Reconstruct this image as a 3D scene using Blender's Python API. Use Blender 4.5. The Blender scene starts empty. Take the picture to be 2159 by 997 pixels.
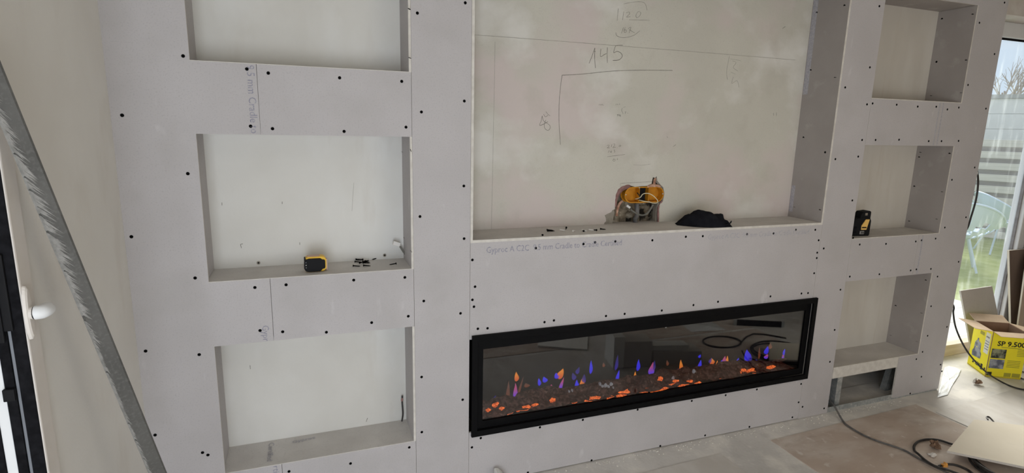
import bpy, bmesh, math, random
from mathutils import Vector, Matrix, noise as mnoise
random.seed(7)
C = bpy.context.scene.collection
S = bpy.context.scene

# ------------------------------------------------------------------ camera
W, H, F = 2159.0, 997.0, 1176.4918
YAW, PITCH, ROLL = .355, -.1945, .0221
CAM = Vector((.3185, -2.3808, 1.7558))
fw = Vector((math.sin(YAW)*math.cos(PITCH), math.cos(YAW)*math.cos(PITCH), math.sin(PITCH)))
r0 = Vector((math.cos(YAW), -math.sin(YAW), 0)); u0 = r0.cross(fw)
rt = r0*math.cos(ROLL)+u0*math.sin(ROLL); up = -r0*math.sin(ROLL)+u0*math.cos(ROLL)
cd = bpy.data.cameras.new('camera'); cam = bpy.data.objects.new('camera', cd); C.objects.link(cam)
cd.sensor_fit = 'HORIZONTAL'; cd.sensor_width = 36; cd.lens = 36*F/W; cd.clip_start = .02; cd.clip_end = 200
m = Matrix((rt, up, -fw)).transposed().to_4x4(); m.translation = CAM; cam.matrix_world = m
S.camera = cam
# ------------------------------------------------------------------ world, lights, exposure
wd = bpy.data.worlds.new('sky'); S.world = wd; wd.use_nodes = True
nt = wd.node_tree; nt.nodes.clear()
def N(nt, t, **k):
    n = nt.nodes.new(t)
    for a, b in k.items():
        if a.startswith('_'): n.inputs[int(a[1:])].default_value = b
        else: setattr(n, a, b)
    return n
tc = N(nt, 'ShaderNodeTexCoord'); mp = N(nt, 'ShaderNodeMapping'); mp.inputs['Scale'].default_value = (1.5, 1.5, 4)
nz = N(nt, 'ShaderNodeTexNoise'); nz.inputs['Scale'].default_value = 2.2; nz.inputs['Detail'].default_value = 6
cr = N(nt, 'ShaderNodeValToRGB')
cr.color_ramp.elements[0].position = .4; cr.color_ramp.elements[0].color = (.60, .72, .86, 1)
cr.color_ramp.elements[1].position = .62; cr.color_ramp.elements[1].color = (.90, .93, .97, 1)
bg = N(nt, 'ShaderNodeBackground'); bg.inputs['Strength'].default_value = 1.15
wo = N(nt, 'ShaderNodeOutputWorld')
L = nt.links.new
L(tc.outputs['Generated'], mp.inputs[0]); L(mp.outputs[0], nz.inputs[0]); L(nz.outputs[0], cr.inputs[0]); L(cr.outputs[0], bg.inputs[0]); L(bg.outputs[0], wo.inputs[0])
def area(name, loc, direction, sx, sy, power, col):
    l = bpy.data.lights.new(name, 'AREA'); l.shape = 'RECTANGLE'; l.size = sx; l.size_y = sy; l.energy = power; l.color = col
    o = bpy.data.objects.new(name, l); C.objects.link(o); o.location = loc
    o.rotation_euler = Vector(direction).to_track_quat('-Z', 'Y').to_euler(); return o
area('daylight_rear_door', (.0, -3.56, .95), (-.05, 1, .02), 1.3, 1.7, 50, (.88, .94, 1.03))            # glazed door behind the camera, left
area('daylight_rear_window', (2.7, -3.56, 1.3), (.25, 1, .0), 2.0, 1.4, 19, (1.0, .88, .72))             # window behind the camera, right
sl_ = bpy.data.lights.new('hazy_sun', 'SUN'); sl_.energy = 6.0; sl_.angle = math.radians(40); sl_.color = (1.0, .96, .88)
so_ = bpy.data.objects.new('hazy_sun', sl_); C.objects.link(so_); so_.rotation_euler = Vector((-.62, -.75, -.72)).to_track_quat('-Z', 'Y').to_euler()
vs = S.view_settings; vs.view_transform = 'Standard'; vs.look = 'None'; vs.exposure = -0.05; vs.gamma = 1.0; vs.use_curve_mapping = False
S.cycles.max_bounces = 8; S.cycles.diffuse_bounces = 5; S.cycles.glossy_bounces = 4; S.cycles.transparent_max_bounces = 12

# ------------------------------------------------------------------ helpers
def ray(x, y): return fw + rt*((x-W/2)/F) - up*((y-H/2)/F)
def P(x, y, ax, v):                       # point of a real plane (axis = value) seen at a place of the photograph
    d = ray(x, y); return CAM + d*((v-CAM[ax])/d[ax])

def mat(name, col, rough=.7, col2=None, scale=4, detail=5, fac=(.35, .65), bump=0, bscale=120, metal=0, speck=None, spscale=60, spcut=(.62, .72), emit=None, estr=0, spec=.3, stretch=(1, 1, 1), dist=0):
    m = bpy.data.materials.new(name); m.use_nodes = True; t = m.node_tree; b = t.nodes['Principled BSDF']
    b.inputs['Roughness'].default_value = rough; b.inputs['Metallic'].default_value = metal; b.inputs['Specular IOR Level'].default_value = spec
    co = N(t, 'ShaderNodeTexCoord'); mpn = N(t, 'ShaderNodeMapping'); mpn.inputs['Scale'].default_value = stretch
    t.links.new(co.outputs['Object'], mpn.inputs[0])
    out = None
    def noise(sc, dt):
        n = N(t, 'ShaderNodeTexNoise'); n.inputs['Scale'].default_value = sc; n.inputs['Detail'].default_value = dt; n.inputs['Distortion'].default_value = dist
        t.links.new(mpn.outputs[0], n.inputs[0]); return n
    c2 = col2 or tuple(min(1, c*.93) for c in col)
    n = noise(scale, detail); r = N(t, 'ShaderNodeValToRGB')
    r.color_ramp.elements[0].position = fac[0]; r.color_ramp.elements[0].color = (*c2, 1)
    r.color_ramp.elements[1].position = fac[1]; r.color_ramp.elements[1].color = (*col, 1)
    t.links.new(n.outputs[0], r.inputs[0]); out = r.outputs[0]
    if speck:
        n2 = noise(spscale, 3); mr = N(t, 'ShaderNodeMapRange'); mr.inputs[1].default_value, mr.inputs[2].default_value = spcut
        t.links.new(n2.outputs[0], mr.inputs[0])
        mx = N(t, 'ShaderNodeMix'); mx.data_type = 'RGBA'; mx.inputs[7].default_value = (*speck, 1)
        t.links.new(mr.outputs[0], mx.inputs[0]); t.links.new(out, mx.inputs[6]); out = mx.outputs[2]
    t.links.new(out, b.inputs['Base Color'])
    if bump:
        n3 = noise(bscale, 4); bp = N(t, 'ShaderNodeBump'); bp.inputs['Strength'].default_value = bump; bp.inputs['Distance'].default_value = .004
        t.links.new(n3.outputs[0], bp.inputs['Height']); t.links.new(bp.outputs[0], b.inputs['Normal'])
    if emit:
        b.inputs['Emission Color'].default_value = (*emit, 1); b.inputs['Emission Strength'].default_value = estr
    return m

def blotch(m, cols, seed=0):              # adds broad soft stains / scuffs to a material's base colour: (colour, scale, lo, hi, amount, stretch)
    t = m.node_tree; b = t.nodes['Principled BSDF']; out = b.inputs['Base Color'].links[0].from_socket
    co = N(t, 'ShaderNodeTexCoord')
    for i, (c, sc, lo, hi, am, st) in enumerate(cols):
        mpn = N(t, 'ShaderNodeMapping'); mpn.inputs['Scale'].default_value = st; mpn.inputs['Location'].default_value = (3.1*i+seed, 1.7*i, 2.3*i)
        n = N(t, 'ShaderNodeTexNoise'); n.inputs['Scale'].default_value = sc; n.inputs['Detail'].default_value = 5
        mr = N(t, 'ShaderNodeMapRange'); mr.inputs[1].default_value = lo; mr.inputs[2].default_value = hi; mr.inputs[4].default_value = am
        mx = N(t, 'ShaderNodeMix'); mx.data_type = 'RGBA'; mx.inputs[7].default_value = (*c, 1)
        t.links.new(co.outputs['Object'], mpn.inputs[0]); t.links.new(mpn.outputs[0], n.inputs[0]); t.links.new(n.outputs[0], mr.inputs[0])
        t.links.new(mr.outputs[0], mx.inputs[0]); t.links.new(out, mx.inputs[6]); out = mx.outputs[2]
    t.links.new(out, b.inputs['Base Color']); return m

M = {}
M['paper'] = blotch(mat('plasterboard_paper', (.505, .482, .482), .85, (.47, .448, .446), 3, 6, bump=.12, bscale=260, speck=(.42, .40, .40), spscale=170, spcut=(.54, .75)),
                    [((.62, .60, .60), 14, .66, .74, .5, (1, 1, .4)), ((.43, .41, .40), 5, .52, .74, .5, (1, 1, 1))])
M['liner'] = blotch(mat('shaded_lining_paper', (.385, .355, .335), .88, (.345, .315, .295), 5, 6, bump=.12, bscale=260, speck=(.34, .32, .31), spscale=200, spcut=(.55, .75)),  # same plasterboard paper, shade of the right jambs painted in as a darker tone
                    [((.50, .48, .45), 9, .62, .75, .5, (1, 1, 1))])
M['shelf'] = mat('lit_shelf_paper', (.66, .635, .60), .9, (.57, .545, .515), 6, 6, bump=.1, bscale=200, speck=(.50, .48, .45), spscale=120, spcut=(.58, .8))  # lighter copy of the board paper, brightness painted in for underlit shelves
M['core'] = mat('gypsum_core', (.68, .655, .60), .9, (.58, .55, .50), 30, 4)
M['plaster'] = blotch(mat('old_plaster', (.58, .56, .49), .9, (.535, .515, .45), 2.2, 7, bump=.2, bscale=45, speck=(.50, .48, .42), spscale=160, spcut=(.55, .8)),
                      [((.60, .53, .50), 2.6, .46, .62, .95, (1, 1, 1)), ((.69, .675, .63), 3.0, .52, .68, .8, (1, 1, 1.3)), ((.45, .425, .36), 6, .56, .76, .5, (1, 1, 1))])
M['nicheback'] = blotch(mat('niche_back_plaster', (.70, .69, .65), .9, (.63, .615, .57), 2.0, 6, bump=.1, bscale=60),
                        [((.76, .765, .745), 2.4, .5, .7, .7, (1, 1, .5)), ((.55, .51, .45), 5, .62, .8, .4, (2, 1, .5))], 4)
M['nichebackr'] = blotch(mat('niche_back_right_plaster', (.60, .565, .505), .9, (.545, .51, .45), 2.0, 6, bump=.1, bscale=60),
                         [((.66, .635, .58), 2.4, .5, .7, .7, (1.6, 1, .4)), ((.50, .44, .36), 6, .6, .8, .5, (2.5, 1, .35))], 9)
M['leftwall'] = blotch(mat('left_wall_paint', (.78, .765, .72), .8, (.73, .71, .665), 2.5, 6, bump=.1, bscale=90),
                       [((.62, .575, .51), 4, .58, .78, .45, (1, 1.5, .6)), ((.82, .81, .78), 2, .5, .7, .5, (1, 1, .7))])
M['white'] = mat('white_paint', (.72, .71, .68), .7)
M['cream'] = mat('cream_wall_paint', (.60, .51, .40), .8)
M['ceil'] = mat('ceiling_paint', (.68, .64, .58), .8)
M['pvc'] = mat('white_upvc', (.70, .66, .61), .45, (.64, .59, .53), 8, 4, spec=.4)
M['pvcw'] = mat('white_upvc_frame', (.78, .79, .79), .4)
M['black'] = mat('black_metal', (.004, .004, .0045), .6, (.003, .003, .0035), 20, 3, spec=.10)
M['rubber'] = mat('black_rubber', (.006, .006, .007), .8, (.012, .012, .014), 60, 3, spec=.06)
M['zincd'] = mat('dull_metal_strip', (.20, .21, .23), .5)
M['screw'] = mat('black_phosphate', (.004, .004, .004), .9, spec=.03)
M['zinc'] = mat('galvanised_steel', (.50, .53, .53), .42, (.38, .41, .42), 25, 4, metal=.55, speck=(.62, .63, .62), spscale=70, spcut=(.5, .7))
M['floor'] = blotch(mat('dusty_concrete', (.72, .70, .665), .8, (.60, .58, .55), 3, 8, bump=.3, bscale=60),
                    [((.83, .80, .74), 4.5, .50, .66, .9, (1, 1, 1)), ((.50, .48, .45), 9, .60, .75, .5, (1, 1, 1)), ((.86, .83, .79), 26, .60, .75, .4, (1, 1, 1))])
M['dust'] = mat('plaster_dust', (.82, .79, .72), .95)
M['board'] = blotch(mat('hardboard_brown', (.60, .50, .425), .7, (.49, .40, .335), 2.5, 8, bump=.15, bscale=80),
                    [((.70, .64, .58), 3.0, .45, .68, .85, (1, 2.2, 1)), ((.38, .30, .245), 7, .60, .75, .5, (1, 2, 1)), ((.80, .76, .71), 22, .62, .72, .6, (1, 1, 1))])
M['boardg'] = blotch(mat('hardboard_dusty', (.66, .63, .585), .65, (.57, .535, .49), 2.0, 8, bump=.12, bscale=80),
                     [((.74, .72, .685), 3.0, .45, .7, .8, (2.4, 1, 1)), ((.48, .425, .37), 8, .60, .78, .5, (1, 1, 1))], 5)
M['ink'] = mat('blue_grey_ink', (.21, .21, .28), .9, (.38, .37, .41), 90, 3)
M['inkf'] = mat('faint_ink', (.36, .355, .40), .9, (.47, .455, .475), 90, 3)
M['pencil'] = mat('pencil_graphite', (.13, .12, .10), .8, (.24, .225, .19), 60, 3)
M['pencilf'] = mat('pencil_faint', (.30, .285, .25), .9, (.42, .40, .35), 60, 3)
M['yellow'] = mat('yellow_plastic', (.80, .50, .03), .4, (.72, .43, .02), 20, 3)
M['yellowpale'] = mat('yellow_label', (.80, .50, .14), .5)
M['orange'] = mat('orange_plastic', (.62, .27, .015), .5, (.45, .18, .01), 25, 4)
M['blackp'] = mat('black_plastic', (.010, .010, .011), .6, spec=.12)
M['metal'] = mat('bright_steel', (.62, .60, .56), .3, metal=.9)
M['copper'] = mat('tape_blade', (.55, .36, .27), .4, metal=.2)
M['cloth'] = mat('black_cloth', (.008, .008, .011), .95, (.013, .014, .017), 30, 5, bump=.15, bscale=300, spec=.1)
M['mortar'] = mat('grey_mortar', (.36, .33, .28), .95, (.27, .245, .20), 25, 6, bump=.5, bscale=80)
M['rubble'] = blotch(mat('masonry_rubble', (.30, .255, .19), .95, (.11, .085, .055), 26, 7, bump=.6, bscale=60), [((.44, .40, .32), 20, .56, .64, .8, (1, 1, 1)), ((.015, .012, .009), 17, .53, .60, .95, (1, 1, .8))])
M['brick'] = mat('red_brick_edge', (.36, .20, .185), .95, (.22, .12, .105), 40, 5, bump=.4, bscale=90)
M['brickp'] = mat('broken_pink_plaster', (.62, .40, .29), .95, (.30, .15, .10), 45, 5, bump=.4, bscale=90)
M['wirec'] = mat('cream_wire', (.78, .72, .50), .5)
M['wirep'] = mat('grey_cable', (.20, .195, .17), .7, spec=.1)
M['cable'] = mat('black_cable', (.022, .020, .020), .45, (.05, .047, .045), 40, 3)
M['cableg'] = mat('dusty_grey_cable', (.10, .10, .10), .5, (.17, .165, .16), 40, 3)
M['alu'] = blotch(mat('dull_aluminium', (.115, .111, .102), .65, (.088, .085, .078), 9, 6, metal=.1, spec=.2, speck=(.14, .136, .126), spscale=120, spcut=(.5, .8)), [((.16, .156, .146), 20, .64, .78, .4, (1, 1, .2))])
M['smear'] = mat('dried_plaster_smear', (.30, .29, .27), .95, (.21, .205, .19), 60, 5, bump=.5, bscale=150)
M['boxy'] = mat('box_yellow', (.95, .83, .035), .6, (.90, .78, .03), 6, 3)
M['kraft'] = mat('kraft_cardboard', (.62, .47, .33), .85, (.54, .40, .27), 12, 5)
M['kraftd'] = mat('kraft_inside', (.34, .22, .15), .9, (.27, .17, .11), 10, 5)
M['photo1'] = mat('printed_photo_dark', (.30, .31, .20), .5, (.035, .04, .035), 28, 6, fac=(.42, .6))
M['photo2'] = mat('printed_photo_grey', (.36, .38, .42), .5, (.12, .13, .17), 22, 5, fac=(.42, .6), speck=(.85, .8, .2), spscale=16, spcut=(.66, .7))
M['printk'] = mat('black_print', (.02, .02, .02), .5)
M['printg'] = mat('olive_print', (.42, .38, .05), .6)
M['printw'] = mat('white_print', (.82, .82, .78), .5)
M['paperpatch'] = mat('white_paper_light_patch', (.86, .88, .88), .25, spec=.5)  # folded paper, and the daylight patch painted white on the floor
M['mdf'] = blotch(mat('beige_board_face', (.80, .74, .62), .75, (.74, .68, .56), 3, 6), [((.60, .56, .49), 6, .63, .75, .6, (1, 2, 1))])
M['mdfd'] = mat('brown_board', (.25, .185, .145), .7, (.14, .10, .08), 3, 5, stretch=(1, 1, .35))
M['tanb'] = mat('tan_board', (.47, .38, .30), .8, (.40, .31, .24), 4, 5)
M['greyb'] = mat('grey_board_face', (.60, .565, .52), .85, (.54, .51, .47), 4, 6, speck=(.48, .455, .42), spscale=150, spcut=(.55, .75))
M['crumple'] = mat('brown_paper_scrap', (.36, .24, .16), .85, (.15, .09, .06), 40, 4)
M['foil'] = mat('pale_wrapper', (.75, .72, .68), .5)
M['orangebit'] = mat('orange_foil', (.75, .36, .08), .35)
M['wood'] = mat('pale_wood_sill', (.66, .58, .45), .6, (.58, .49, .37), 4, 5, stretch=(1, 12, 12))
M['grass'] = mat('lawn_grass', (.27, .32, .09), .95, (.36, .40, .17), 6, 8, bump=.5, bscale=60)
M['paving'] = mat('pale_paving', (.70, .69, .66), .8, (.62, .61, .58), 4, 5)
M['fence'] = mat('pale_fence_board', (.64, .62, .59), .8, (.54, .52, .50), 3, 5, stretch=(.5, .5, 8))
M['fenced'] = mat('grey_fence_board', (.30, .29, .29), .85, (.24, .23, .23), 3, 5, stretch=(.5, .5, 8))
M['shed'] = mat('white_shed_board', (.80, .82, .82), .7)
M['shedd'] = mat('grey_flashing', (.40, .41, .41), .6)
M['chair'] = mat('pale_blue_weave', (.56, .67, .80), .5)
M['bark'] = mat('bare_bark', (.36, .31, .29), .9)
M['ash'] = blotch(mat('charred_log', (.13, .075, .06), .9, (.012, .008, .007), 55, 7, fac=(.42, .58), bump=1.0, bscale=55, spec=.1, emit=(.30, .035, .010), estr=.045),
                  [((.34, .25, .21), 75, .60, .70, .85, (1, 1, 1)), ((.01, .007, .006), 22, .54, .64, .85, (1, 1, 1))])
M['crystal'] = mat('clear_crystal', (.85, .88, .95), .1, spec=.8)
M['crystal'].node_tree.nodes['Principled BSDF'].inputs['Transmission Weight'].default_value = .35

def emat(name, c1, c2, strength, scale=18):
    m = bpy.data.materials.new(name); m.use_nodes = True; t = m.node_tree; t.nodes.clear()
    co = N(t, 'ShaderNodeTexCoord'); n = N(t, 'ShaderNodeTexNoise'); n.inputs['Scale'].default_value = scale
    r = N(t, 'ShaderNodeValToRGB'); r.color_ramp.elements[0].position = .38; r.color_ramp.elements[0].color = (*c1, 1); r.color_ramp.elements[1].position = .62; r.color_ramp.elements[1].color = (*c2, 1)
    e = N(t, 'ShaderNodeEmission'); e.inputs[1].default_value = strength; o = N(t, 'ShaderNodeOutputMaterial')
    t.links.new(co.outputs['Object'], n.inputs[0]); t.links.new(n.outputs[0], r.inputs[0]); t.links.new(r.outputs[0], e.inputs[0]); t.links.new(e.outputs[0], o.inputs[0]); return m
M['ember'] = emat('glowing_ember', (.22, .012, .004), (1.0, .21, .04), 1.5, 170)
def fmat(name, cbase, ctip, strength):     # flame: colour runs from base to tip, thinner (more see-through) towards its outline
    m = bpy.data.materials.new(name); m.use_nodes = True; t = m.node_tree; t.nodes.clear()
    co = N(t, 'ShaderNodeTexCoord'); sp = N(t, 'ShaderNodeSeparateXYZ'); r = N(t, 'ShaderNodeValToRGB')
    r.color_ramp.elements[0].position = .25; r.color_ramp.elements[0].color = (*cbase, 1); r.color_ramp.elements[1].position = .7; r.color_ramp.elements[1].color = (*ctip, 1)
    e = N(t, 'ShaderNodeEmission'); e.inputs[1].default_value = strength; o = N(t, 'ShaderNodeOutputMaterial')
    tr = N(t, 'ShaderNodeBsdfTransparent'); lw = N(t, 'ShaderNodeLayerWeight'); lw.inputs[0].default_value = .45; mx = N(t, 'ShaderNodeMixShader')
    t.links.new(co.outputs['Generated'], sp.inputs[0]); t.links.new(sp.outputs[2], r.inputs[0]); t.links.new(r.outputs[0], e.inputs[0])
    t.links.new(lw.outputs['Facing'], mx.inputs[0]); t.links.new(e.outputs[0], mx.inputs[1]); t.links.new(tr.outputs[0], mx.inputs[2]); t.links.new(mx.outputs[0], o.inputs[0]); return m
M['f_o'] = fmat('flame_orange', (.75, .13, .03), (.95, .30, .04), .95)
M['f_b'] = fmat('flame_blue', (.04, .03, .85), (.06, .05, .9), 1.0)
M['f_v'] = fmat('flame_violet', (.16, .06, .85), (.55, .10, .25), .9)
M['f_d'] = fmat('flame_dim', (.25, .07, .03), (.18, .07, .05), .7)
M['f_c'] = fmat('flame_dim_blue', (.05, .03, .35), (.04, .03, .22), .8)
def glass(name, refl, tint, dirt=0, dcol=(.8, .85, .85)):
    m = bpy.data.materials.new(name); m.use_nodes = True; t = m.node_tree; t.nodes.clear()
    o = N(t, 'ShaderNodeOutputMaterial'); tr = N(t, 'ShaderNodeBsdfTransparent'); tr.inputs[0].default_value = (*tint, 1)
    gl = N(t, 'ShaderNodeBsdfGlossy'); gl.inputs['Roughness'].default_value = .01
    lw = N(t, 'ShaderNodeLayerWeight'); lw.inputs[0].default_value = .5
    pw = N(t, 'ShaderNodeMath'); pw.operation = 'POWER'; pw.inputs[1].default_value = 5
    ad = N(t, 'ShaderNodeMath'); ad.operation = 'ADD'; ad.inputs[1].default_value = refl; ad.use_clamp = True
    mx = N(t, 'ShaderNodeMixShader'); t.links.new(lw.outputs['Facing'], pw.inputs[0]); t.links.new(pw.outputs[0], ad.inputs[0]); t.links.new(ad.outputs[0], mx.inputs[0]); t.links.new(tr.outputs[0], mx.inputs[1]); t.links.new(gl.outputs[0], mx.inputs[2])
    last = mx.outputs[0]
    if dirt:
        co = N(t, 'ShaderNodeTexCoord'); mpn = N(t, 'ShaderNodeMapping'); mpn.inputs['Scale'].default_value = (7, 7, 1.1); mpn.inputs['Rotation'].default_value = (0, .22, 0)
        n = N(t, 'ShaderNodeTexNoise'); n.inputs['Scale'].default_value = 3; n.inputs['Detail'].default_value = 6
        mr = N(t, 'ShaderNodeMapRange'); mr.inputs[1].default_value = .56; mr.inputs[2].default_value = .72; mr.inputs[3].default_value = .035; mr.inputs[4].default_value = dirt
        tl = N(t, 'ShaderNodeBsdfTranslucent'); tl.inputs[0].default_value = (*dcol, 1); mx2 = N(t, 'ShaderNodeMixShader')
        t.links.new(co.outputs['Object'], mpn.inputs[0]); t.links.new(mpn.outputs[0], n.inputs[0]); t.links.new(n.outputs[0], mr.inputs[0])
        t.links.new(mr.outputs[0], mx2.inputs[0]); t.links.new(last, mx2.inputs[1]); t.links.new(tl.outputs[0], mx2.inputs[2]); last = mx2.outputs[0]
    t.links.new(last, o.inputs[0]); return m
M['fireglass'] = glass('fireplace_glass', .085, (.86, .86, .86))
M['winglass'] = glass('dirty_window_glass', .02, (.97, .98, .98), .17)

class MB:
    def __init__(s): s.v = []; s.f = []; s.mi = []
    def add(s, vs, fs, mi=0):
        b = len(s.v); s.v += [Vector(v) for v in vs]; s.f += [[b+i for i in f] for f in fs]; s.mi += [mi]*len(fs); return s
    def box(s, x0, x1, y0, y1, z0, z1, mi=0):
        return s.add([(x0,y0,z0),(x1,y0,z0),(x1,y1,z0),(x0,y1,z0),(x0,y0,z1),(x1,y0,z1),(x1,y1,z1),(x0,y1,z1)],
                     [(0,3,2,1),(4,5,6,7),(0,1,5,4),(1,2,6,5),(2,3,7,6),(3,0,4,7)], mi)
    def prism(s, pts, y0, y1):             # polygon in x,z (counter-clockwise seen from -y), extruded along y
        n = len(pts); v = [(x, y0, z) for x, z in pts]+[(x, y1, z) for x, z in pts]
        return s.add(v, [list(range(n)), list(range(2*n-1, n-1, -1))]+[(i, i+n, (i+1) % n+n, (i+1) % n) for i in range(n)])
    def hexa(s, b, t): return s.add(list(b)+list(t), [(0,3,2,1),(4,5,6,7),(0,1,5,4),(1,2,6,5),(2,3,7,6),(3,0,4,7)])
    def tube(s, pts, r, n=8, cap=True, squash=1):
        pts = [Vector(p) for p in pts]; k = len(pts); rs = r if isinstance(r, (list, tuple)) else [r]*k
        vs = []; ref = None
        for i, p in enumerate(pts):
            d = (pts[min(i+1, k-1)]-pts[max(i-1, 0)]).normalized()
            if ref is None: ref = d.orthogonal().normalized()
            a = (ref-d*ref.dot(d)).normalized(); ref = a; b = d.cross(a)
            for j in range(n):
                q = 2*math.pi*j/n; vs.append(p+(a*math.cos(q)+b*math.sin(q)*squash)*rs[i])
        fs = [(i*n+j, i*n+(j+1) % n, (i+1)*n+(j+1) % n, (i+1)*n+j) for i in range(k-1) for j in range(n)]
        if cap: fs += [list(range(n-1, -1, -1)), list(range((k-1)*n, k*n))]
        return s.add(vs, fs)
    def blob(s, c, rx, ry, rz, n=10, k=6, jit=0, seed=0):
        vs = []; fs = []
        for i in range(k+1):
            th = math.pi*i/k
            for j in range(n):
                ph = 2*math.pi*j/n; d = Vector((math.sin(th)*math.cos(ph), math.sin(th)*math.sin(ph), math.cos(th)))
                q = 1+jit*mnoise.noise(d*2.1+Vector((seed*3.7, seed, 0)))
                vs.append(Vector(c)+Vector((d.x*rx, d.y*ry, d.z*rz))*q)
        for i in range(k):
            for j in range(n):
                a, b, cc, d2 = i*n+j, i*n+(j+1) % n, (i+1)*n+(j+1) % n, (i+1)*n+j
                fs.append((a, d2, cc, b))
        return s.add(vs, fs)
    def build(s, name, mats, parent=None, smooth=False, bevel=0, seg=2, edge_core=False, label=None):
        me = bpy.data.meshes.new(name); me.from_pydata(s.v, [], s.f)
        ms = mats if isinstance(mats, (list, tuple)) else [mats]
        for q in ms: me.materials.append(M[q] if isinstance(q, str) else q)
        for p, i in zip(me.polygons, s.mi): p.material_index = i
        bm = bmesh.new(); bm.from_mesh(me); bmesh.ops.remove_doubles(bm, verts=bm.verts, dist=1e-6); bmesh.ops.recalc_face_normals(bm, faces=bm.faces)
        if bevel: bmesh.ops.bevel(bm, geom=list(bm.edges), offset=bevel, segments=seg, affect='EDGES', profile=.5, clamp_overlap=True)
        bm.to_mesh(me); bm.free()
        if smooth:
            for p in me.polygons: p.use_smooth = True
        o = bpy.data.objects.new(name, me); C.objects.link(o)
        if parent: o.parent = parent
        if label: o['label'] = label
        return o
def box(name, m, parent, x0, x1, y0, y1, z0, z1, bevel=0, label=None): return MB().box(x0, x1, y0, y1, z0, z1).build(name, m, parent, bevel=bevel, label=label)
def empty(name, loc=(0, 0, 0), rot=(0, 0, 0)):
    o = bpy.data.objects.new(name, None); C.objects.link(o); o.location = loc; o.rotation_euler = rot; o.empty_display_size = .05; return o
def tag(o, label, cat, group=None, kind=None):
    o['label'] = label; o['category'] = cat
    if group: o['group'] = group
    if kind: o['kind'] = kind
    return o
def struct(name, label=None, o=None):
    o = o or empty(name); o['kind'] = 'structure'; o['label'] = label or name.replace('_', ' '); o['category'] = name.split('_')[0]; return o
def inst(src, name, parent=None, loc=(0, 0, 0), rot=(0, 0, 0), scale=(1, 1, 1)):
    o = src.copy(); o.name = name; C.objects.link(o); o.parent = parent; o.location = loc; o.rotation_euler = rot; o.scale = scale; return o
def copy_thing(root):
    r = root.copy(); C.objects.link(r)
    for ch in root.children:
        c = ch.copy(); C.objects.link(c); c.parent = r
        for g in ch.children:
            d = g.copy(); C.objects.link(d); d.parent = c
    return r
def spline(pts, n=8):
    pts = [Vector(p) for p in pts]; out = []
    for i in range(len(pts)-1):
        p0, p1, p2, p3 = pts[max(i-1, 0)], pts[i], pts[i+1], pts[min(i+2, len(pts)-1)]
        for j in range(n):
            t = j/n; out.append(.5*((2*p1)+(p2-p0)*t+(2*p0-5*p1+4*p2-p3)*t*t+(3*p1-p0-3*p2+p3)*t**3))
    return out+[pts[-1]]
def text(body, size, m, parent, loc, rot, name='printed_lettering', width=None, bold=0, shear=0, space=1.0):
    cu = bpy.data.curves.new(name, 'FONT'); cu.body = body; cu.size = size; cu.offset = bold; cu.shear = shear; cu.space_character = space; cu.extrude = .0002; cu.resolution_u = 2
    t = bpy.data.objects.new(name, cu); C.objects.link(t); bpy.context.view_layer.update()
    me = bpy.data.meshes.new_from_object(t.evaluated_get(bpy.context.evaluated_depsgraph_get())); bpy.data.objects.remove(t); bpy.data.curves.remove(cu)
    me.materials.clear(); me.materials.append(M[m]); me.name = name
    if width:
        w = max(v.co.x for v in me.vertices)-min(v.co.x for v in me.vertices); k = width/w
        for v in me.vertices: v.co.x *= k
    o = bpy.data.objects.new(name, me); C.objects.link(o); o.parent = parent; o.location = loc; o.rotation_euler = rot; return o
PI = math.pi

# ================================================================== ROOM SHELL
ZC = 2.72
XW = 6.9
fl = MB().box(-1.75, XW, -3.75, .62, -.12, 0).build('floor', 'floor'); struct('floor', 'dusty grey concrete floor with pale plaster dust along the wall', fl)
ce = MB().box(-1.75, XW, -3.75, .62, ZC, ZC+.12).build('ceiling', 'ceil'); struct('ceiling', 'white ceiling', ce)

# left wall with the door opening (y < -.84)
wl = struct('wall_left', 'off-white plastered left wall with brown smudges')
MB().box(-.50, -.321, -.775, .50, 0, ZC).build('plaster_face', 'leftwall', wl)
MB().box(-1.75, -.50, -.86, -.70, 0, ZC).build('plaster_face', 'leftwall', wl)
MB().box(-1.75, -1.60, -3.7, -.86, 0, ZC).build('plaster_face', 'leftwall', wl)
# rear wall with a window opening behind the camera, right wall
wr = struct('wall_rear', 'cream wall with a window behind the camera')
for x0_, x1_, z0_, z1_ in ((-1.75, XW, 2.05, ZC), (-1.75, -.70, 0, 2.05), (.70, 1.3, 0, 2.05), (1.3, 3.7, 0, .45), (3.7, XW, 0, 2.05)):
    MB().box(x0_, x1_, -3.75, -3.60, z0_, z1_).build('plaster_face', 'cream', wr)
wrt = MB().box(XW, XW+.15, -3.75, .62, 0, ZC).build('wall_right', 'cream'); struct('wall_right', 'cream right wall', wrt)

# door leaf standing at the near end of the left wall
d1 = struct('door_1', 'white plastic door leaf edge with lever handle and black seals')
MB().box(-.334, -.309, -.838, -.776, .02, 2.2).build('door_stile', 'pvc', d1, bevel=.004)
for n_, x0, x1, y0, m_ in (('rubber_seal', -.3385, -.3125, -.842, 'rubber'), ('metal_strip', -.3460, -.3390, -.838, 'zincd'), ('rubber_seal', -.3665, -.3465, -.8415, 'rubber'),
                           ('door_edge', -.3880, -.3670, -.839, 'pvcw'), ('rubber_seal', -.440, -.3885, -.842, 'rubber')):
    MB().box(x0, x1, y0, -.776, .02, 2.2).build(n_, m_, d1, bevel=.0015)
lk = MB().box(-.372, -.330, -.850, -.8422, 1.27, 1.45).box(-.368, -.346, -.856, -.850, 1.245, 1.40).build('lock_case', 'blackp', d1, bevel=.002)
MB().box(-.368, -.345, -.853, -.8422, 1.10, 1.13).build('lock_bolt', 'blackp', d1, bevel=.002)
hd = MB()
hp = []
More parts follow.
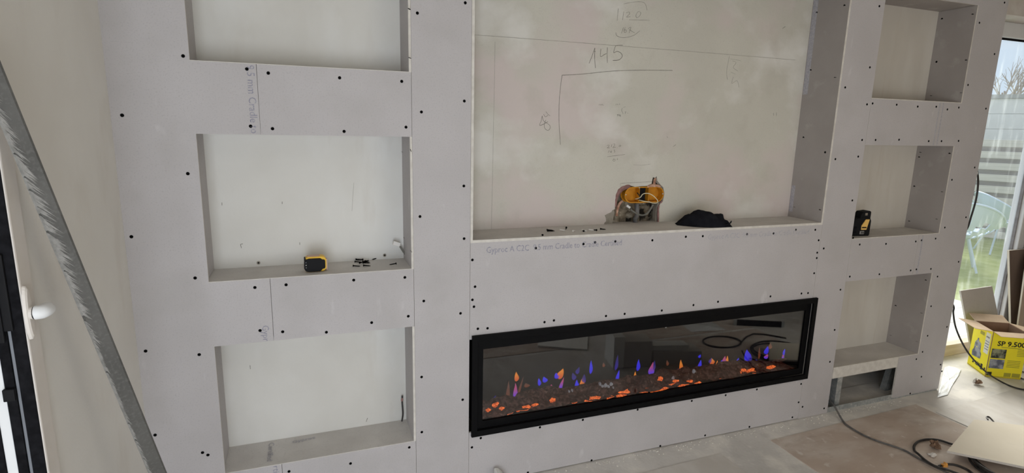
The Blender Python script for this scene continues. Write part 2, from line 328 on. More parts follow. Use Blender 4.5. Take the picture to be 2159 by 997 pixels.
for i in range(24):
    q = 2*PI*i/24; hp.append((math.cos(q)*.0145, math.sin(q)*.066))
hv = [(-.309, -.829+a, 1.305+b) for a, b in hp]+[(-.303, -.829+a*.95, 1.305+b*.97) for a, b in hp]+[(-.300, -.829+a*.7, 1.305+b*.85) for a, b in hp]
hd.add(hv, [(i+k*24, (i+1) % 24+k*24, (i+1) % 24+24+k*24, i+24+k*24) for k in (0, 1) for i in range(24)]+[list(range(48, 72))])
hdo = hd.build('handle', 'pvc', d1, smooth=False)
MB().tube([(-.303, -.829, 1.305), (-.2945, -.828, 1.304)], .0150, 16).build('handle_neck', 'pvc', hdo, smooth=False)
MB().tube([(-.2946, -.828, 1.304), (-.2934, -.828, 1.304)], .0158, 16).build('handle_joint', 'blackp', hdo)
MB().tube(spline([(-.2934, -.828, 1.304), (-.288, -.827, 1.304), (-.282, -.822, 1.3035), (-.280, -.811, 1.303), (-.281, -.796, 1.302)], 5), .0165, 14).build('lever', 'pvcw', hdo, smooth=True)

# original wall behind the plasterboard, with the chopped-out socket hole
TVY = .2423
wb = struct('wall_back', 'old plastered wall behind the plasterboard niches, pencilled with measurements')
hole_px = [(1273.5,477),(1274,470),(1278,466),(1277,459),(1274.8,454),(1281,450.5),(1289,447),(1291,443),(1296.3,440.8),(1296.6,431),(1297,421),(1300.8,407),(1308.7,397.8),(1319,392.6),(1329.5,391),(1338.7,394),(1350,392.6),(1363,392),(1374,387),(1376.5,373),(1381,375),(1385,371),(1386,381),(1392,388.7),(1398.6,395),(1400.8,408),(1398,424),(1393,428),(1389.5,435.6),(1390,451),(1390,473)]
hp = [P(x, y, 1, TVY) for x, y in hole_px]
notch = [(p.x, p.z) for p in hp]; notch[0] = (notch[0][0], 1.20); notch[-1] = (notch[-1][0], 1.20)
ZTV0 = 1.20
# plaster skin as one outline that runs around the hole from below
skin = [(.9, ZTV0)]+notch+[(3.3, ZTV0), (3.3, 2.62), (.9, 2.62)]
MB().prism(skin, TVY, TVY+.016).build('plaster_skin', 'plaster', wb)
deep = [(P(x, y, 1, TVY)) for x, y in [(1293,477),(1296,462),(1299,450),(1297.5,440),(1298,425),(1302,409),(1310,400),(1320,395),(1330,393),(1350,394.5),(1376,388),(1380,376),(1384,374),(1386,383),(1392,391),(1397,396),(1399,408),(1396,424),(1391,428),(1388,437),(1386,452),(1386,473)]]
dn = [(p.x, p.z) for p in deep]; dn[0] = (dn[0][0], 1.20); dn[-1] = (dn[-1][0], 1.20)
MB().prism([(1.6, ZTV0)]+dn+[(2.5, ZTV0), (2.5, 1.75), (1.6, 1.75)], TVY+.0162, TVY+.05).build('mortar_layer', 'mortar', wb)
# rubble at the bottom of the hole: a rough relief
rb = MB(); nx, nzz = 44, 40; vs = []
for j in range(nzz+1):
    for i in range(nx+1):
        x = 1.78+.50*i/nx; z = 1.19+.36*j/nzz
        q = mnoise.noise(Vector((x*30, 3, z*30)))*.026+mnoise.noise(Vector((x*70, 1, z*70)))*.014
        vs.append((x, TVY+.072-q-.02*max(0, (1.32-z)/.1)*(.5+.5*math.sin(x*40)), z))
rb.add(vs, [(j*(nx+1)+i, j*(nx+1)+i+1, (j+1)*(nx+1)+i+1, (j+1)*(nx+1)+i) for j in range(nzz) for i in range(nx)])
rb.build('masonry_rubble', 'rubble', wb, smooth=True)
# brick-red broken edges left and right of the hole
for k, pxs in enumerate(([(1298,436),(1299,420),(1303,408),(1310,399),(1320,394.5),(1328,393)], [(1300,455),(1302,441),(1306,430),(1312,424)], [(1388,470),(1388,452),(1388,440),(1392,430),(1396,424)], [(1364,393),(1374,391),(1383,391),(1392,393)], [(1379,389),(1380,380),(1382,376)])):
    pts = [P(x, y, 1, TVY+.008) for x, y in pxs]; sp = spline(pts, 5)
    t = MB().tube(sp, [.0105*(1+.5*mnoise.noise(p*60)) if k != 0 else .0205*(1+.3*mnoise.noise(p*60))*math.sin(.35+2.3*i/len(sp)) for i, p in enumerate(sp)], 8, squash=.6)
    t.build('broken_brick_edge', 'brick' if k in (0, 2) else 'brickp', wb, smooth=True)
# wall body around / above, plus niche backs
MB().box(.75, XW, TVY+.10, .50, 0, ZC).box(.9, 3.3, TVY+.001, TVY+.10, 0, 1.19).build('masonry_body', 'mortar', wb) if False else None
MB().box(-.321, 4.62, .36, .52, 0, ZC).build('masonry_body', 'mortar', wb)
MB().box(4.40, 4.62, .2423, .36, 0, ZC).build('wall_return', 'white', wb)
MB().box(4.62, XW, .2423, .52, 2.578, ZC).build('lintel', 'plaster', wb)
MB().box(6.40, XW, .2423, .52, 0, 2.578).build('plaster_face', 'white', wb)

# pencil writing on the plaster (each number / line a part)
def stroke(name, lines, faint=False, r=.0013):
    mb = MB()
    for ln in lines:
        pts = [P(x, y, 1, TVY-.0004) for x, y in ln]
        if len(pts) > 2: pts = spline(pts, 4)
        mb.tube(pts, r, 4)
    return mb.build(name, 'pencilf' if faint else 'pencil', wb)
def z5(pts): return [(1200+x/5.541, y/5.539) for x, y in pts]
def z6(pts): return [(1120+x/4.533, 180+y/4.532) for x, y in pts]
stroke('pencil_number', [z5([(232,740),(265,660),(300,560)]), z5([(300,560),(298,690),(308,795)]), z5([(285,600),(310,602)])])
stroke('pencil_number', [z5([(372,570),(366,660),(405,640),(435,625)]), z5([(447,555),(443,640),(446,735)])])
stroke('pencil_number', [z5([(535,535),(575,528),(628,527)]), z5([(540,540),(520,615),(560,600),(605,620),(620,660),(580,700),(510,706)])])
stroke('pencil_number', [z5([(640,135),(622,235)]), z5([(668,150),(700,140),(705,165),(668,200),(712,195)]), z5([(800,140),(780,180),(790,205),(820,190),(838,150),(815,135),(795,145)]), z5([(560,240),(575,100)]), z5([(640,45),(780,22),(880,35),(910,120)]), z5([(700,232),(940,237)])], True)
stroke('pencil_number', [z5([(635,320),(612,388)]), z5([(655,320),(640,370),(665,375),(665,350),(640,352)]), z5([(690,335),(722,318),(700,385)]), z5([(700,345),(765,385)]), z5([(545,380),(560,420),(640,440),(750,415),(825,360)])], False, .0009)
stroke('pencil_line', [[(1001,73.5),(1170,86),(1340,99.5),(1500,112),(1677,126.5)]], True, .0012)
stroke('pencil_line', [[(1185,158.5),(1230,156),(1290,150),(1350,148),(1418,148.5)]], False, .0014)
stroke('pencil_line', [[(1185,158.5),(1180,200),(1178.5,250),(1181.5,305)]], False, .0012)
stroke('pencil_line', [[(1044,88),(1040.5,270),(1036,492)]], True, .0008)
stroke('pencil_number', [z6([(105,290),(95,340),(80,380),(120,370),(160,345)]), z6([(105,290),(120,340),(175,380),(180,410),(160,430),(130,410),(125,370),(140,330)]), z6([(118,275),(135,300),(160,285)]), z6([(140,250),(160,275),(180,290)])], False, .0011)
stroke('pencil_number', [z6([(725,575),(740,570),(745,580),(725,597),(750,595)]), z6([(772,562),(765,590)]), z6([(785,562),(797,558),(797,575),(780,595),(806,590)]), z6([(820,592),(823,595)]), z6([(850,570),(838,580),(845,586),(857,578),(850,570)])], False, .0008)
stroke('pencil_number', [z6([(745,620),(735,642)]), z6([(755,625),(753,638),(768,636)]), z6([(768,622),(765,645)]), z6([(800,615),(790,618),(800,628),(795,642)])], False, .0008)
stroke('pencil_line', [z6([(728,680),(800,672),(895,660)])], False, .001)
stroke('pencil_number', [z6([(790,700),(780,718),(797,724),(803,708),(785,708)]), z6([(828,695),(820,706),(830,708)])], False, .0008)
stroke('pencil_line', [z6([(978,758),(1060,762),(1138,752)])], True, .0009)
stroke('pencil_number', [z6([(650,180),(650,190)]), z6([(660,180),(668,190),(675,178)]), z6([(682,178),(686,194)])], False, .0011)
stroke('pencil_number', [z6([(812,175),(810,190)]), z6([(822,176),(830,188)]), z6([(842,174),(846,186)])], False, .0009)
stroke('pencil_number', [z6([(820,280),(832,278),(824,295)]), z6([(845,275),(840,290),(856,288)]), z6([(850,278),(853,300)])], False, .0011)
stroke('pencil_number', [z6([(895,255),(905,252),(897,270)]), z6([(918,262),(925,268)]), z6([(870,215),(865,240),(878,270)]), z6([(880,210),(900,205)])], False, .0008)
stroke('pencil_line', [[(1310,386.5),(1345,384.5),(1376,382.8)]], False, .0009)
stroke('pencil_number', [[(1538,118),(1532,150),(1534,168)], [(1544,128),(1552,132),(1546,142),(1556,150)], [(1541,152),(1550,156)], [(1546,162),(1543,176),(1554,170),(1558,184)], [(1540,124),(1562,128)]], True, .0010)
stroke('pencil_mark', [[(1631,238),(1631,244)], [(1637,237),(1637,244)]], False, .0009)
stroke('pencil_mark', [[(1650,60),(1656,56)], [(1419,309),(1425,305)], [(1406,288),(1408,290)]], False, .001)
stroke('pencil_mark', [[(1308,386),(1308,400)]], True, .0007)

# floor joint: see hardboard sheets below
# ================================================================== WINDOW at right (in the back wall plane)
w1 = struct('window_1', 'tall garden window with dirty glass and white frame')
box('frame_head', 'pvcw', w1, 4.62, 6.40, .40, .50, 2.475, 2.578, .004)
box('gasket', 'rubber', w1, 4.70, 5.79, .43, .44, 2.462, 2.475)
box('frame_sill', 'wood', w1, 4.62, 6.40, .395, .52, 0, .095, .004)
box('frame_jamb', 'pvcw', w1, 4.62, 4.70, .40, .50, .095, 2.475, .004)
box('mullion', 'pvcw', w1, 5.79, 5.87, .40, .50, .095, 2.475, .006)
box('gasket', 'fenced', w1, 5.778, 5.79, .43, .45, .095, 2.475)
box('solid_panel', 'pvcw', w1, 5.87, 6.40, .43, .49, .095, 2.475)
box('glass_pane', 'winglass', w1, 4.70, 5.79, .455, .461, .095, 2.475)

# ================================================================== MEDIA WALL (plasterboard)
wc = struct('wall_centre', 'built-out plasterboard media wall with six niches, television recess and black screws')
TH = .0095
XL, XA, XB, XT0, XT1, XQ, XR, XE = -.321, -.059, .7434, 1.0005, 3.126, 3.378, 4.155, 4.4245
Z1, Z2, Z3, Z4, Z5, Z0 = 1.965, 1.704, 1.1314, .866, .300, 2.53
ZT, G0, G1 = 1.2345, .792, .275
XJ, XK = .161, 3.966
R1, R2, R3, R4, R5 = 1.957, 1.695, 1.1347, .872, .304
g = .0008
def panel(pts, label=None):
    o = MB().prism(pts, 0, TH).build('plasterboard_panel', ['paper', 'core'], wc)
    for p in o.data.polygons:
        if abs(p.normal.y) < .5: p.material_index = 1
    return o
def rect(x0, x1, z0, z1): return panel([(x0+g, z0), (x1-g, z0), (x1-g, z1), (x0+g, z1)])
pl_left = panel([(XL, .002), (XJ-g, .002), (XJ-g, Z5), (XA, Z5), (XA, Z4), (XJ-g, Z4), (XJ-g, Z3), (XA, Z3), (XA, Z2), (XJ+.0008-g, Z2), (XJ-g, Z1), (XA, Z1), (XA, Z0), (XJ-g, Z0), (XJ-g, ZC), (XL, ZC)])
pl_low = rect(XJ, XB, .002, Z5); pl_b2 = rect(XJ, XB, Z4, Z3); pl_b1 = rect(XJ, XB, Z2, Z1); rect(XJ, XB, Z0, ZC)
pl_pier = rect(XB, XT0, .002, ZC)
pl_mid = rect(XT0, XT1, G0-.02, ZT); pl_under = rect(XT0, 3.134, .006, G1+.02); rect(XT0, XT1, Z0, ZC)
pl_rp = panel([(3.134+g, .002), (XQ-g, .002), (XQ-g, ZC), (XT1+g, ZC), (XT1+g, .80), (3.134+g, .78)])
pl_r2 = rect(XQ, XK, R4, R3); pl_r1 = rect(XQ, XK, R2, R1); rect(XQ, XK, Z0, ZC)
pl_right = panel([(XK+g, .012), (XE, .012), (XE, ZC), (XK+g, ZC), (XK+g, Z0), (XR, Z0), (XR, R1), (XK+g, R1), (XK+g, R2), (XR, R2), (XR, R3), (XK+g, R3), (XK+g, R4), (XR, R4), (XR, R5), (XK+g, R5)])
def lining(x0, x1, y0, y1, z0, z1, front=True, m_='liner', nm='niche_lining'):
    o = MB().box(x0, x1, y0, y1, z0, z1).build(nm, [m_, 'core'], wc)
    if front:
        for p in o.data.polygons:
            if p.normal.y < -.9: p.material_index = 1
    return o
LB, RB = .2079, .2227
for a, b in ((Z5, Z4), (Z3, Z2), (Z1, Z0)):
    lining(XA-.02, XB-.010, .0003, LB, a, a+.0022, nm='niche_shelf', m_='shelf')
    lining(XB-.010, XB, -.0006, LB, a+.0, b, m_='paper')                       # right jamb, white cut edge forward
    lining(XA-.0175, XA-.008, TH, LB, a+.0045, b+.006, False, m_='paper')
    lining(XA-.02, XB-.010, TH, LB, b+.006, b+.0155, False, nm='niche_top', m_='paper')
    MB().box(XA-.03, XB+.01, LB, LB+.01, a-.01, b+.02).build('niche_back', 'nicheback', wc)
for a, b in ((R5, R4), (R3, R2), (R1, Z0)):
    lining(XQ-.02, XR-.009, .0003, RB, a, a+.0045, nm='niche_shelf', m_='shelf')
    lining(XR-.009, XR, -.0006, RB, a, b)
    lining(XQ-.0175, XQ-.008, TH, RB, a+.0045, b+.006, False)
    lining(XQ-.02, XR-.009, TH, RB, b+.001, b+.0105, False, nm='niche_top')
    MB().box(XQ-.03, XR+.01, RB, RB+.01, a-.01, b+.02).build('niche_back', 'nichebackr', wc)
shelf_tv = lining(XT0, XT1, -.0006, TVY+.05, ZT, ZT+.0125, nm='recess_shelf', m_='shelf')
lining(XT0, XT0+.012, -.0006, TVY+.02, ZT+.0125, Z0); lining(XT1-.0125, XT1, -.0006, TVY+.02, ZT+.0125, Z0)
lining(XT0, XT1, TH, TVY+.02, Z0, Z0+.0095, False, nm='niche_top')
# low right niche: front strip, open cavity with metal studs and floor track
lining(XQ+.001, XK-.004, -.0015, .012, .236, R5+.0065, False, m_='core', nm='shelf_front_strip')
MB().box(XQ, XE, 0.0095, .2227, .0, .004).build('cavity_floor', 'floor', wc)
tr_ = MB().box(3.134, 4.42, .004, .0055, 0, .036).box(3.134, 4.42, .0055, .06, 0, .0015).build('floor_track', 'zinc', wc)
MB().box(3.462, 3.505, .024, .0255, .010, .24).box(3.462, 3.4635, .0255, .07, .010, .24).box(3.5035, 3.505, .0255, .07, .010, .24).build('metal_stud', 'zinc', wc)
sa, sb = P(1884, 776, 1, .13), P(1864, 831, 1, .10)
MB().hexa([sb+Vector((-.004,0,-.002)), sb+Vector((.055,0,-.002)), sb+Vector((.055,.04,-.002)), sb+Vector((-.004,.04,-.002))], [sa+Vector((0,0,.06)), sa+Vector((.055,0,.06)), sa+Vector((.055,.04,.06)), sa+Vector((0,.04,.06))]).build('metal_stud', 'zinc', wc)
MB().box(XK+.012, XK+.055, .012, .0135, .01, .30).build('metal_stud', 'zinc', wc)
for z0_, z1_, y0_ in ((1.98, 2.53, .205), (1.28, 1.44, .212)):
    MB().box(XT1-.0129, XT1-.0124, y0_, TVY-.004, z0_, z1_).build('joint_tape', 'inkf', wc)
# end cheek of the built-out wall
MB().box(XE-TH, XE, TH, TVY, .012, ZC).build('end_panel', ['paper'], wc)

# screws: one mesh, one object per screw
sm = MB(); n = 12
ring = lambda r, y: [(r*math.cos(2*PI*i/n), y, r*math.sin(2*PI*i/n)) for i in range(n)]
sm.add(ring(.0066, .0004)+ring(.0062, -.0006)+ring(.0030, -.0006)+ring(.0022, -.0002)+[(0, -.0002, 0)],
       [(i+k*n, (i+1) % n+k*n, (i+1) % n+(k+1)*n, i+(k+1)*n) for k in range(3) for i in range(n)]+[(3*n+i, 3*n+(i+1) % n, 4*n) for i in range(n)])
screw0 = sm.build('screw', 'screw', wc)
SC = [(386,118),(257.5,243),(396,366),(277,499),(411.4,586),(307,740),(420,747.5),(327,917),(438.4,959),(427,954),
(520.4,145.5),(565.6,154),(716,164),(847,171.5),(528.4,266),(574.6,271.3),(725.5,277),(856,268),(880,27.6),(888.5,236),(885.5,456.4),
(537.4,606),(603.2,600.3),(745.8,590.4),(853.6,584.7),(548.3,696.7),(596,699.3),(688.2,700.3),(783.6,680),(860.9,666.6),(893.5,634.5),(888.9,794.7),(889.4,910.8),(862.9,943),(739,977),(609.4,993.7),
(981,6),(979,213),(978,392),(978.5,503),(971,660.5),(975.5,842.5),
(996,547.9),(1001.6,604.3),(996,632),(999.3,646.5),(1007.5,693),(1028,692),(1148,679),(1167.9,675.4),(1277.7,666),(1317,661.6),(1129.7,523),(1230.2,514.4),(1254.7,510.8),(1297.4,508.8),
(1375.4,506.5),(1446,499),(1481.8,497.8),(1575,493.6),(1630.9,492),(1678,484.4),(1719,484.4),(1726,506.5),(1736.7,523.7),(1723,532.6),(1722,543.9),(1716.5,575.9),(1703.6,617.7),(1689.8,618.6),(1624.4,624.7),(1513.8,636),(1462,643),(1395.3,654.5),(1711,713.7),
(1013.7,923.4),(1138.4,900.7),(1228.9,885),(1344.4,863.5),(1392,940),(1247.2,970.4),(995,943),(1113,996),(1458.5,845),(1486.6,917.6),(1580,899.7),(1670.6,879.5),(1683.7,848),(1692,857.5),(1737.5,860.8),(1530,833),(1595.8,820.9),(1689,809.3),(1675.5,801),
(1854,13),(1834,142),(1782,184.3),(1828,220),(1839.8,218),(1817.6,295),(1846,295),(1809.5,330),(1761.3,335.4),(1797,422.5),
(2065,48),(2096.8,113.9),(2041,179),(2078.7,229),(1890.6,220.7),(1935,224.7),(1974,225),(1997.5,230.7),(2021.5,226.7),(1895.6,294.5),(1958,297.5),(1985,297.5),(2021,297),(2055,353),(2007,379),(2036.6,458),(1992,479.6),(2118,5.5),
(1798.7,501.5),(1812.6,515.4),(1868,514),(1930.8,509),(1943,506.5),(1972.6,503),(1791.7,583),(1854,578),(1920,570),(1932,567.8),(1962.6,566.8),(1976.6,583),(2021,551.8),(1772,610.6),(1963,645.5),(1996.5,689),(1955.7,707.8),(1945,741.7),(1932,757),(1983,768.6),(1759.8,695.4),(1749.8,762.6),(1942.7,794),(1919,829.4),(1986,782.6)]
first = True
for x, y in SC:
    p = P(x, y, 1, 0); a = random.uniform(0, 1.5)
    if first: screw0.location = p; first = False; continue
    inst(screw0, 'screw', wc, p, (0, a, 0))
def jamb(xpl, lst):
    for x, y in lst:
        inst(screw0, 'screw', wc, P(x, y, 0, xpl), (random.uniform(0, 1.5), 0, -PI/2))
jamb(XT1-.0125, [(1721.9,27),(1780.6,12),(1709.4,148.2),(1760.9,163.6),(1694,290),(1739.7,321),(1674.7,436.5),(1729,442.7)])
jamb(XR-.009, [(1986,40),(2051,30.6),(1974.4,130.4),(2037,127.4),(2026.6,195.6),(1963.4,202),(1940.8,321.5),(2002,324),(1938,331.6),(1927.7,393),(1986.4,404.8),(1917,466.5),(1974.9,462),(1952,591),(1888.4,644.5),(1942.7,660),(1878.4,706.8),(1933,719.8)])
jamb(XB-.010, [(863,19),(864,122),(849,321),(866,317),(867,530),(852,502)])
# printed lettering on the boards
RX = (PI/2, 0, 0)
a, b = P(1025, 533, 1, 0), P(1310, 517, 1, 0)
text('Gyproc A C2C  9.5 mm Cradle to Cradle Certified', .041, 'ink', pl_mid, (a.x, -.0003, a.z-.001), RX, width=b.x-a.x)
a, b = P(1492, 505, 1, 0), P(1705, 490, 1, 0)
text('Gyproc A C2C  9.5 mm Cradle to Cradle Certified', .040, 'inkf', pl_mid, (a.x, -.0003, a.z), RX, width=b.x-a.x)
RD = (PI/2, PI/2, 0)
text('9.5 mm Cradle to', .038, 'ink', pl_left, (.1275, -.0003, Z1-.004), RD, width=Z1-Z2-.010)
text('Gypr', .036, 'ink', pl_left, (.1205, -.0003, .936), RD, width=.068)
text('rtified', .036, 'ink', pl_left, (.125, -.0003, .298), RD, width=.085)
for xx in (3.958, 3.99):
    MB().box(xx-.004, xx+.004, -.0004, 0, R2+.004, R1-.004).build('tape_edge_line', 'inkf', pl_right if xx > XK else pl_r1)
for xx in (4.004,):
    MB().box(xx-.006, xx+.006, -.0004, 0, R4+.004, R3-.004).build('tape_edge_line', 'inkf', pl_right)
sh = [o for o in wc.children if o.name.startswith('niche_shelf')][0]
text('Gyproc', .03, 'inkf', sh, (.07, .16, Z5+.0047), (0, 0, PI/2), width=.09) if False else None
text('Certified', .034, 'inkf', sh, (.10, .185, Z5+.0047), (0, 0, -PI/2), width=.15)
text('Gyproc', .030, 'inkf', sh, (.20, .150, Z5+.0047), (0, 0, .1), width=.10)
jl = [o for o in wc.children if o.name.startswith('niche_lining') and o.location.length == 0]
# pencil ticks on the niche backs
for (x, y, dx, dy) in ((468,427,0,6),(595,425,0,5),(507,515,2,8),(507,515,5,-1),(632,511,0,5),(527,770,1,8),(772,889,3,-8),(746,385,-4,60)):
    p, q = P(x, y, 1, LB-.0004), P(x+dx, y+dy, 1, LB-.0004)
    MB().tube([p, q], .0014 if abs(dy) < 20 else .0007, 4).build('pencil_mark', 'pencil' if abs(dy) < 20 else 'pencilf', wc)
for (x, y) in ((545,554),(811,538)):
    p = P(x, y, 1, LB-.001); MB().tube([p+Vector((0,-.0006,0)), p+Vector((0,.001,0))], .008, 10).build('filled_hole', 'mortar', wc)
    MB().tube([p+Vector((0,-.001,0)), p+Vector((0,.001,0))], .004, 8).build('plug_hole', 'blackp', wc)

# ================================================================== ELECTRIC FIREPLACE
fp = tag(empty('electric_fireplace', (2.08, 0, G1)), 'long black-framed electric fireplace with glowing logs and blue flames set in the plasterboard', 'fireplace')
def FPb(mb, name, m_, par=None, **k):
    off = Vector((2.08, 0, G1)) if par in (None, fp) else Vector((2.08, 0, G1))
    mb.v = [v-off for v in mb.v]; return mb.build(name, m_, par or fp, **k)
FX0, FX1, FZ0, FZ1 = 1.0105, 3.154, G1, G0
def ringbox(x0, x1, z0, z1, t, y0, y1):
    tl, tr2, tb, tt = t; mb = MB()
    o = [(x0, z0), (x1, z0), (x1, z1), (x0, z1)]; i = [(x0+tl, z0+tb), (x1-tr2, z0+tb), (x1-tr2, z1-tt), (x0+tl, z1-tt)]
    v = [(x, y0, z) for x, z in o]+[(x, y0, z) for x, z in i]+[(x, y1, z) for x, z in o]+[(x, y1, z) for x, z in i]
    f = []
    for k in range(4):
        k2 = (k+1) % 4
        f += [(k, k2, 4+k2, 4+k), (8+k, 12+k, 12+k2, 8+k2), (k, 8+k, 8+k2, k2), (4+k, 4+k2, 12+k2, 12+k)]
    return mb.add(v, f)
FPb(ringbox(FX0, FX1, FZ0, FZ1, (.028, .028, .030, .030), -.016, -.0010), 'frame', 'black', bevel=.0015)
FPb(ringbox(FX0+.026, FX1-.026, FZ0+.028, FZ1-.028, (.034, .034, .038, .050), .006, .012), 'inner_bezel', 'black')
FPb(MB().box(FX0+.04, FX1-.04, .0130, .0160, FZ0+.03, FZ1-.03), 'glass_pane', 'fireglass')
fb = MB(); bx0, bx1, by0, by1, bz0, bz1 = FX0+.03, FX1-.032, .017, .200, FZ0+.02, FZ1-.02
fb.add([(bx0,by0,bz0),(bx1,by0,bz0),(bx1,by1,bz0),(bx0,by1,bz0),(bx0,by0,bz1),(bx1,by0,bz1),(bx1,by1,bz1),(bx0,by1,bz1)], [(0,1,2,3),(7,6,5,4),(3,2,6,7),(0,3,7,4),(1,5,6,2)])
FPb(fb, 'firebox', 'rubber')
# bed of logs
rnd = random.Random(3)
bed = MB(); vs = []; nx, ny = 150, 12
def bedz(x, t):
    e = min(1, (x-1.05)/.06)*min(1, max(0, (3.03-x)/.22))
    return .336+e*(.012+.030*t+.020*mnoise.noise(Vector((x*9, t*3, 0)))+.014*mnoise.noise(Vector((x*26, t*6, 4))))
for j in range(ny+1):
    for i in range(nx+1):
        x = 1.045+(3.08-1.045)*i/nx; t = j/ny; vs.append((x, .022+.125*t, bedz(x, t)))
bed.add(vs, [(j*(nx+1)+i, j*(nx+1)+i+1, (j+1)*(nx+1)+i+1, (j+1)*(nx+1)+i) for j in range(ny) for i in range(nx)])
FPb(bed, 'ember_bed', 'ash', smooth=True)
xx = 1.06
lg = 0
while xx < 2.98:
    ln = rnd.uniform(.13, .26); yy = .05+.075*rnd.random(); tilt = rnd.uniform(-.3, .3)
    pts = []; rs = []
    for k in range(12):
        t = k/11; x = xx+ln*t; y = yy+(t-.5)*tilt*.15; rr = .023*(1+.7*mnoise.noise(Vector((x*22, lg, 1))))*(1 if 0 < k < 11 else .55)
        z = max(.343, bedz(x, min(1, (y-.022)/.125)))+.007+.013*mnoise.noise(Vector((x*14, lg*2, 7)))
        pts.append((x, y, z)); rs.append(rr*min(1, max(.4, (3.05-x)/.3)))
    FPb(MB().tube(pts, rs, 9), 'log', 'ash', smooth=True); lg += 1; xx += ln*.62
for k, (x, y, w_, h_) in enumerate([(1045,853,14,7),(1075,869,16,6),(1092,865,10,4),(1108,860,22,9),(1128,853,14,5),(1165,843,12,8),(1157,853,12,4),(1195,849,14,5),(1211,846,13,8),(1221,842,8,5),(1251,841,32,9),(1287,836,16,5),(1316,829,40,11),(1335,822,16,6),(1359,823,26,9),(1380,822,18,6),(1402,817,36,8),(1438,811,24,6),(1453,805,20,6),(1392.7,798,9,8),(1425,803,14,4),(1555,787,16,6),(1568,780,10,5),(1581,781,18,8),(1590,784,9,5),(1626,774,22,4),(1470,806,14,3),(1520,795,18,3),(1030,864,10,5),(1058,861,9,5)]):
    p = P(x, y, 1, .045); s = (p-CAM).length/F*.98
    mb = MB().blob((0, 0, 0), w_*s*.55, .012, h_*s*.5, 9, 6, .75, k)
    o = mb.build('ember', 'ember', fp, smooth=False); o.location = p-Vector((2.08, 0, G1)); o.rotation_euler = (0, -rnd.uniform(.0, .25), 0)
FL = [(1088,794,8,17,'o'),(1071.6,828,7,42,'d'),(1089,826,8,32,'v'),(1092,815,4,36,'d'),(1136.8,805,6,14,'b'),(1148.6,800,9,11,'b'),(1179.4,788,12,19,'o'),(1173.6,792,10,11,'b'),(1180.7,810,6,24,'v'),(1180,824,10,16,'o'),(1160.6,823,13,21,'v'),(1130.5,829,5,5,'b'),(1143,825,5,11,'b'),(1041.5,839,5,10,'c'),(1222,810,10,28,'o'),(1214.5,813,9,21,'b'),(1217,781,7,13,'c'),(1210,793,8,14,'c'),(1232,798,8,16,'c'),(1244.6,774,6,24,'b'),(1272,769,5,8,'d'),(1297,765,6,27,'c'),(1301,793,6,21,'b'),(1296.8,804,7,13,'v'),(1343.7,770,7,20,'b'),(1337,794,6,18,'o'),(1337,800,5,9,'v'),(1373.9,778,11,23,'v'),(1376,771,6,18,'c'),(1434.8,772,7,22,'o'),(1431.5,783,10,10,'v'),(1441,790,5,12,'d'),(1475.4,769,7,16,'b'),(1474.7,751,5,6,'b'),(1500.5,762,9,12,'o'),(1497,760,6,10,'c'),(1511.8,768,4.5,13,'o'),(1522.6,764,11,20,'v'),(1519,768,8,14,'b'),(1533,763,6.5,20,'o'),(1552,763,6,13,'b'),(1574.5,750.4,13,20,'b'),(1582,756,8,12,'c'),(1615.9,739,9,13,'b'),(1614.6,752,8,8,'v'),(1622,730,7,10,'d'),(1653,741,7,16,'b'),(1650,752,5,8,'v'),(1599.6,745,4,20,'d'),(1594,762,6,8,'c'),(1110,812,10,8,'d'),(1272,806,5,12,'d'),(1407,765,5,10,'d')]
fm = {}
for key in 'obvdc':
    vs = []; fs = []; nn, kk = 10, 8
    for i in range(kk+1):
        t = i/kk; rr = .5*math.sin(PI*t**.72)*(1.05-.25*t); 
        for j in range(nn):
            q = 2*PI*j/nn; vs.append((rr*math.cos(q)+.10*math.sin(5*t), rr*.35*math.sin(q), t))
    for i in range(kk):
        for j in range(nn): fs.append((i*nn+j, i*nn+(j+1) % nn, (i+1)*nn+(j+1) % nn, (i+1)*nn+j))
    fm[key] = (vs, fs)
fsrc = {}
for k, (x, y, w_, h_, c) in enumerate(FL):
    p = P(x, y+h_*.62, 1, .150); s = (p-CAM).length/F*.95; loc = p-Vector((2.08, 0, G1)); sc = (w_*s*1.45*rnd.choice((-1, 1)), .03, h_*s*1.35)
    if c not in fsrc:
        o = MB().add(*fm[c]).build('flame', 'f_'+c, fp, smooth=True); fsrc[c] = o; o.location = loc; o.scale = sc
    else: o = inst(fsrc[c], 'flame', fp, loc, (0, 0, 0), sc)
    o.rotation_euler = (0, rnd.uniform(-.15, .25), 0)
for k, (x, y, w_) in enumerate([(1265,809,7),(1270,814,6),(1277,812,8),(1283,815,7),(1289,810,8),(1292,817,6),(1200,825,5),(1206,823,5),(1214,823,6),(1221,822,6),(1463,782.5,9),(1487,788,8),(1419,797,7)]):
    p = P(x, y, 1, .075); s = (p-CAM).length/F*.95
    o = MB().blob((0, 0, 0), w_*s*.5, .01, w_*s*.55, 6, 4, .6, k+40).build('crystal', 'crystal', fp); o.location = p-Vector((2.08, 0, G1))
bl = MB().blob(P(1404, 689, 1, .0125), .006, .002, .006, 10, 6); FPb(bl, 'sensor_dot', 'zinc')

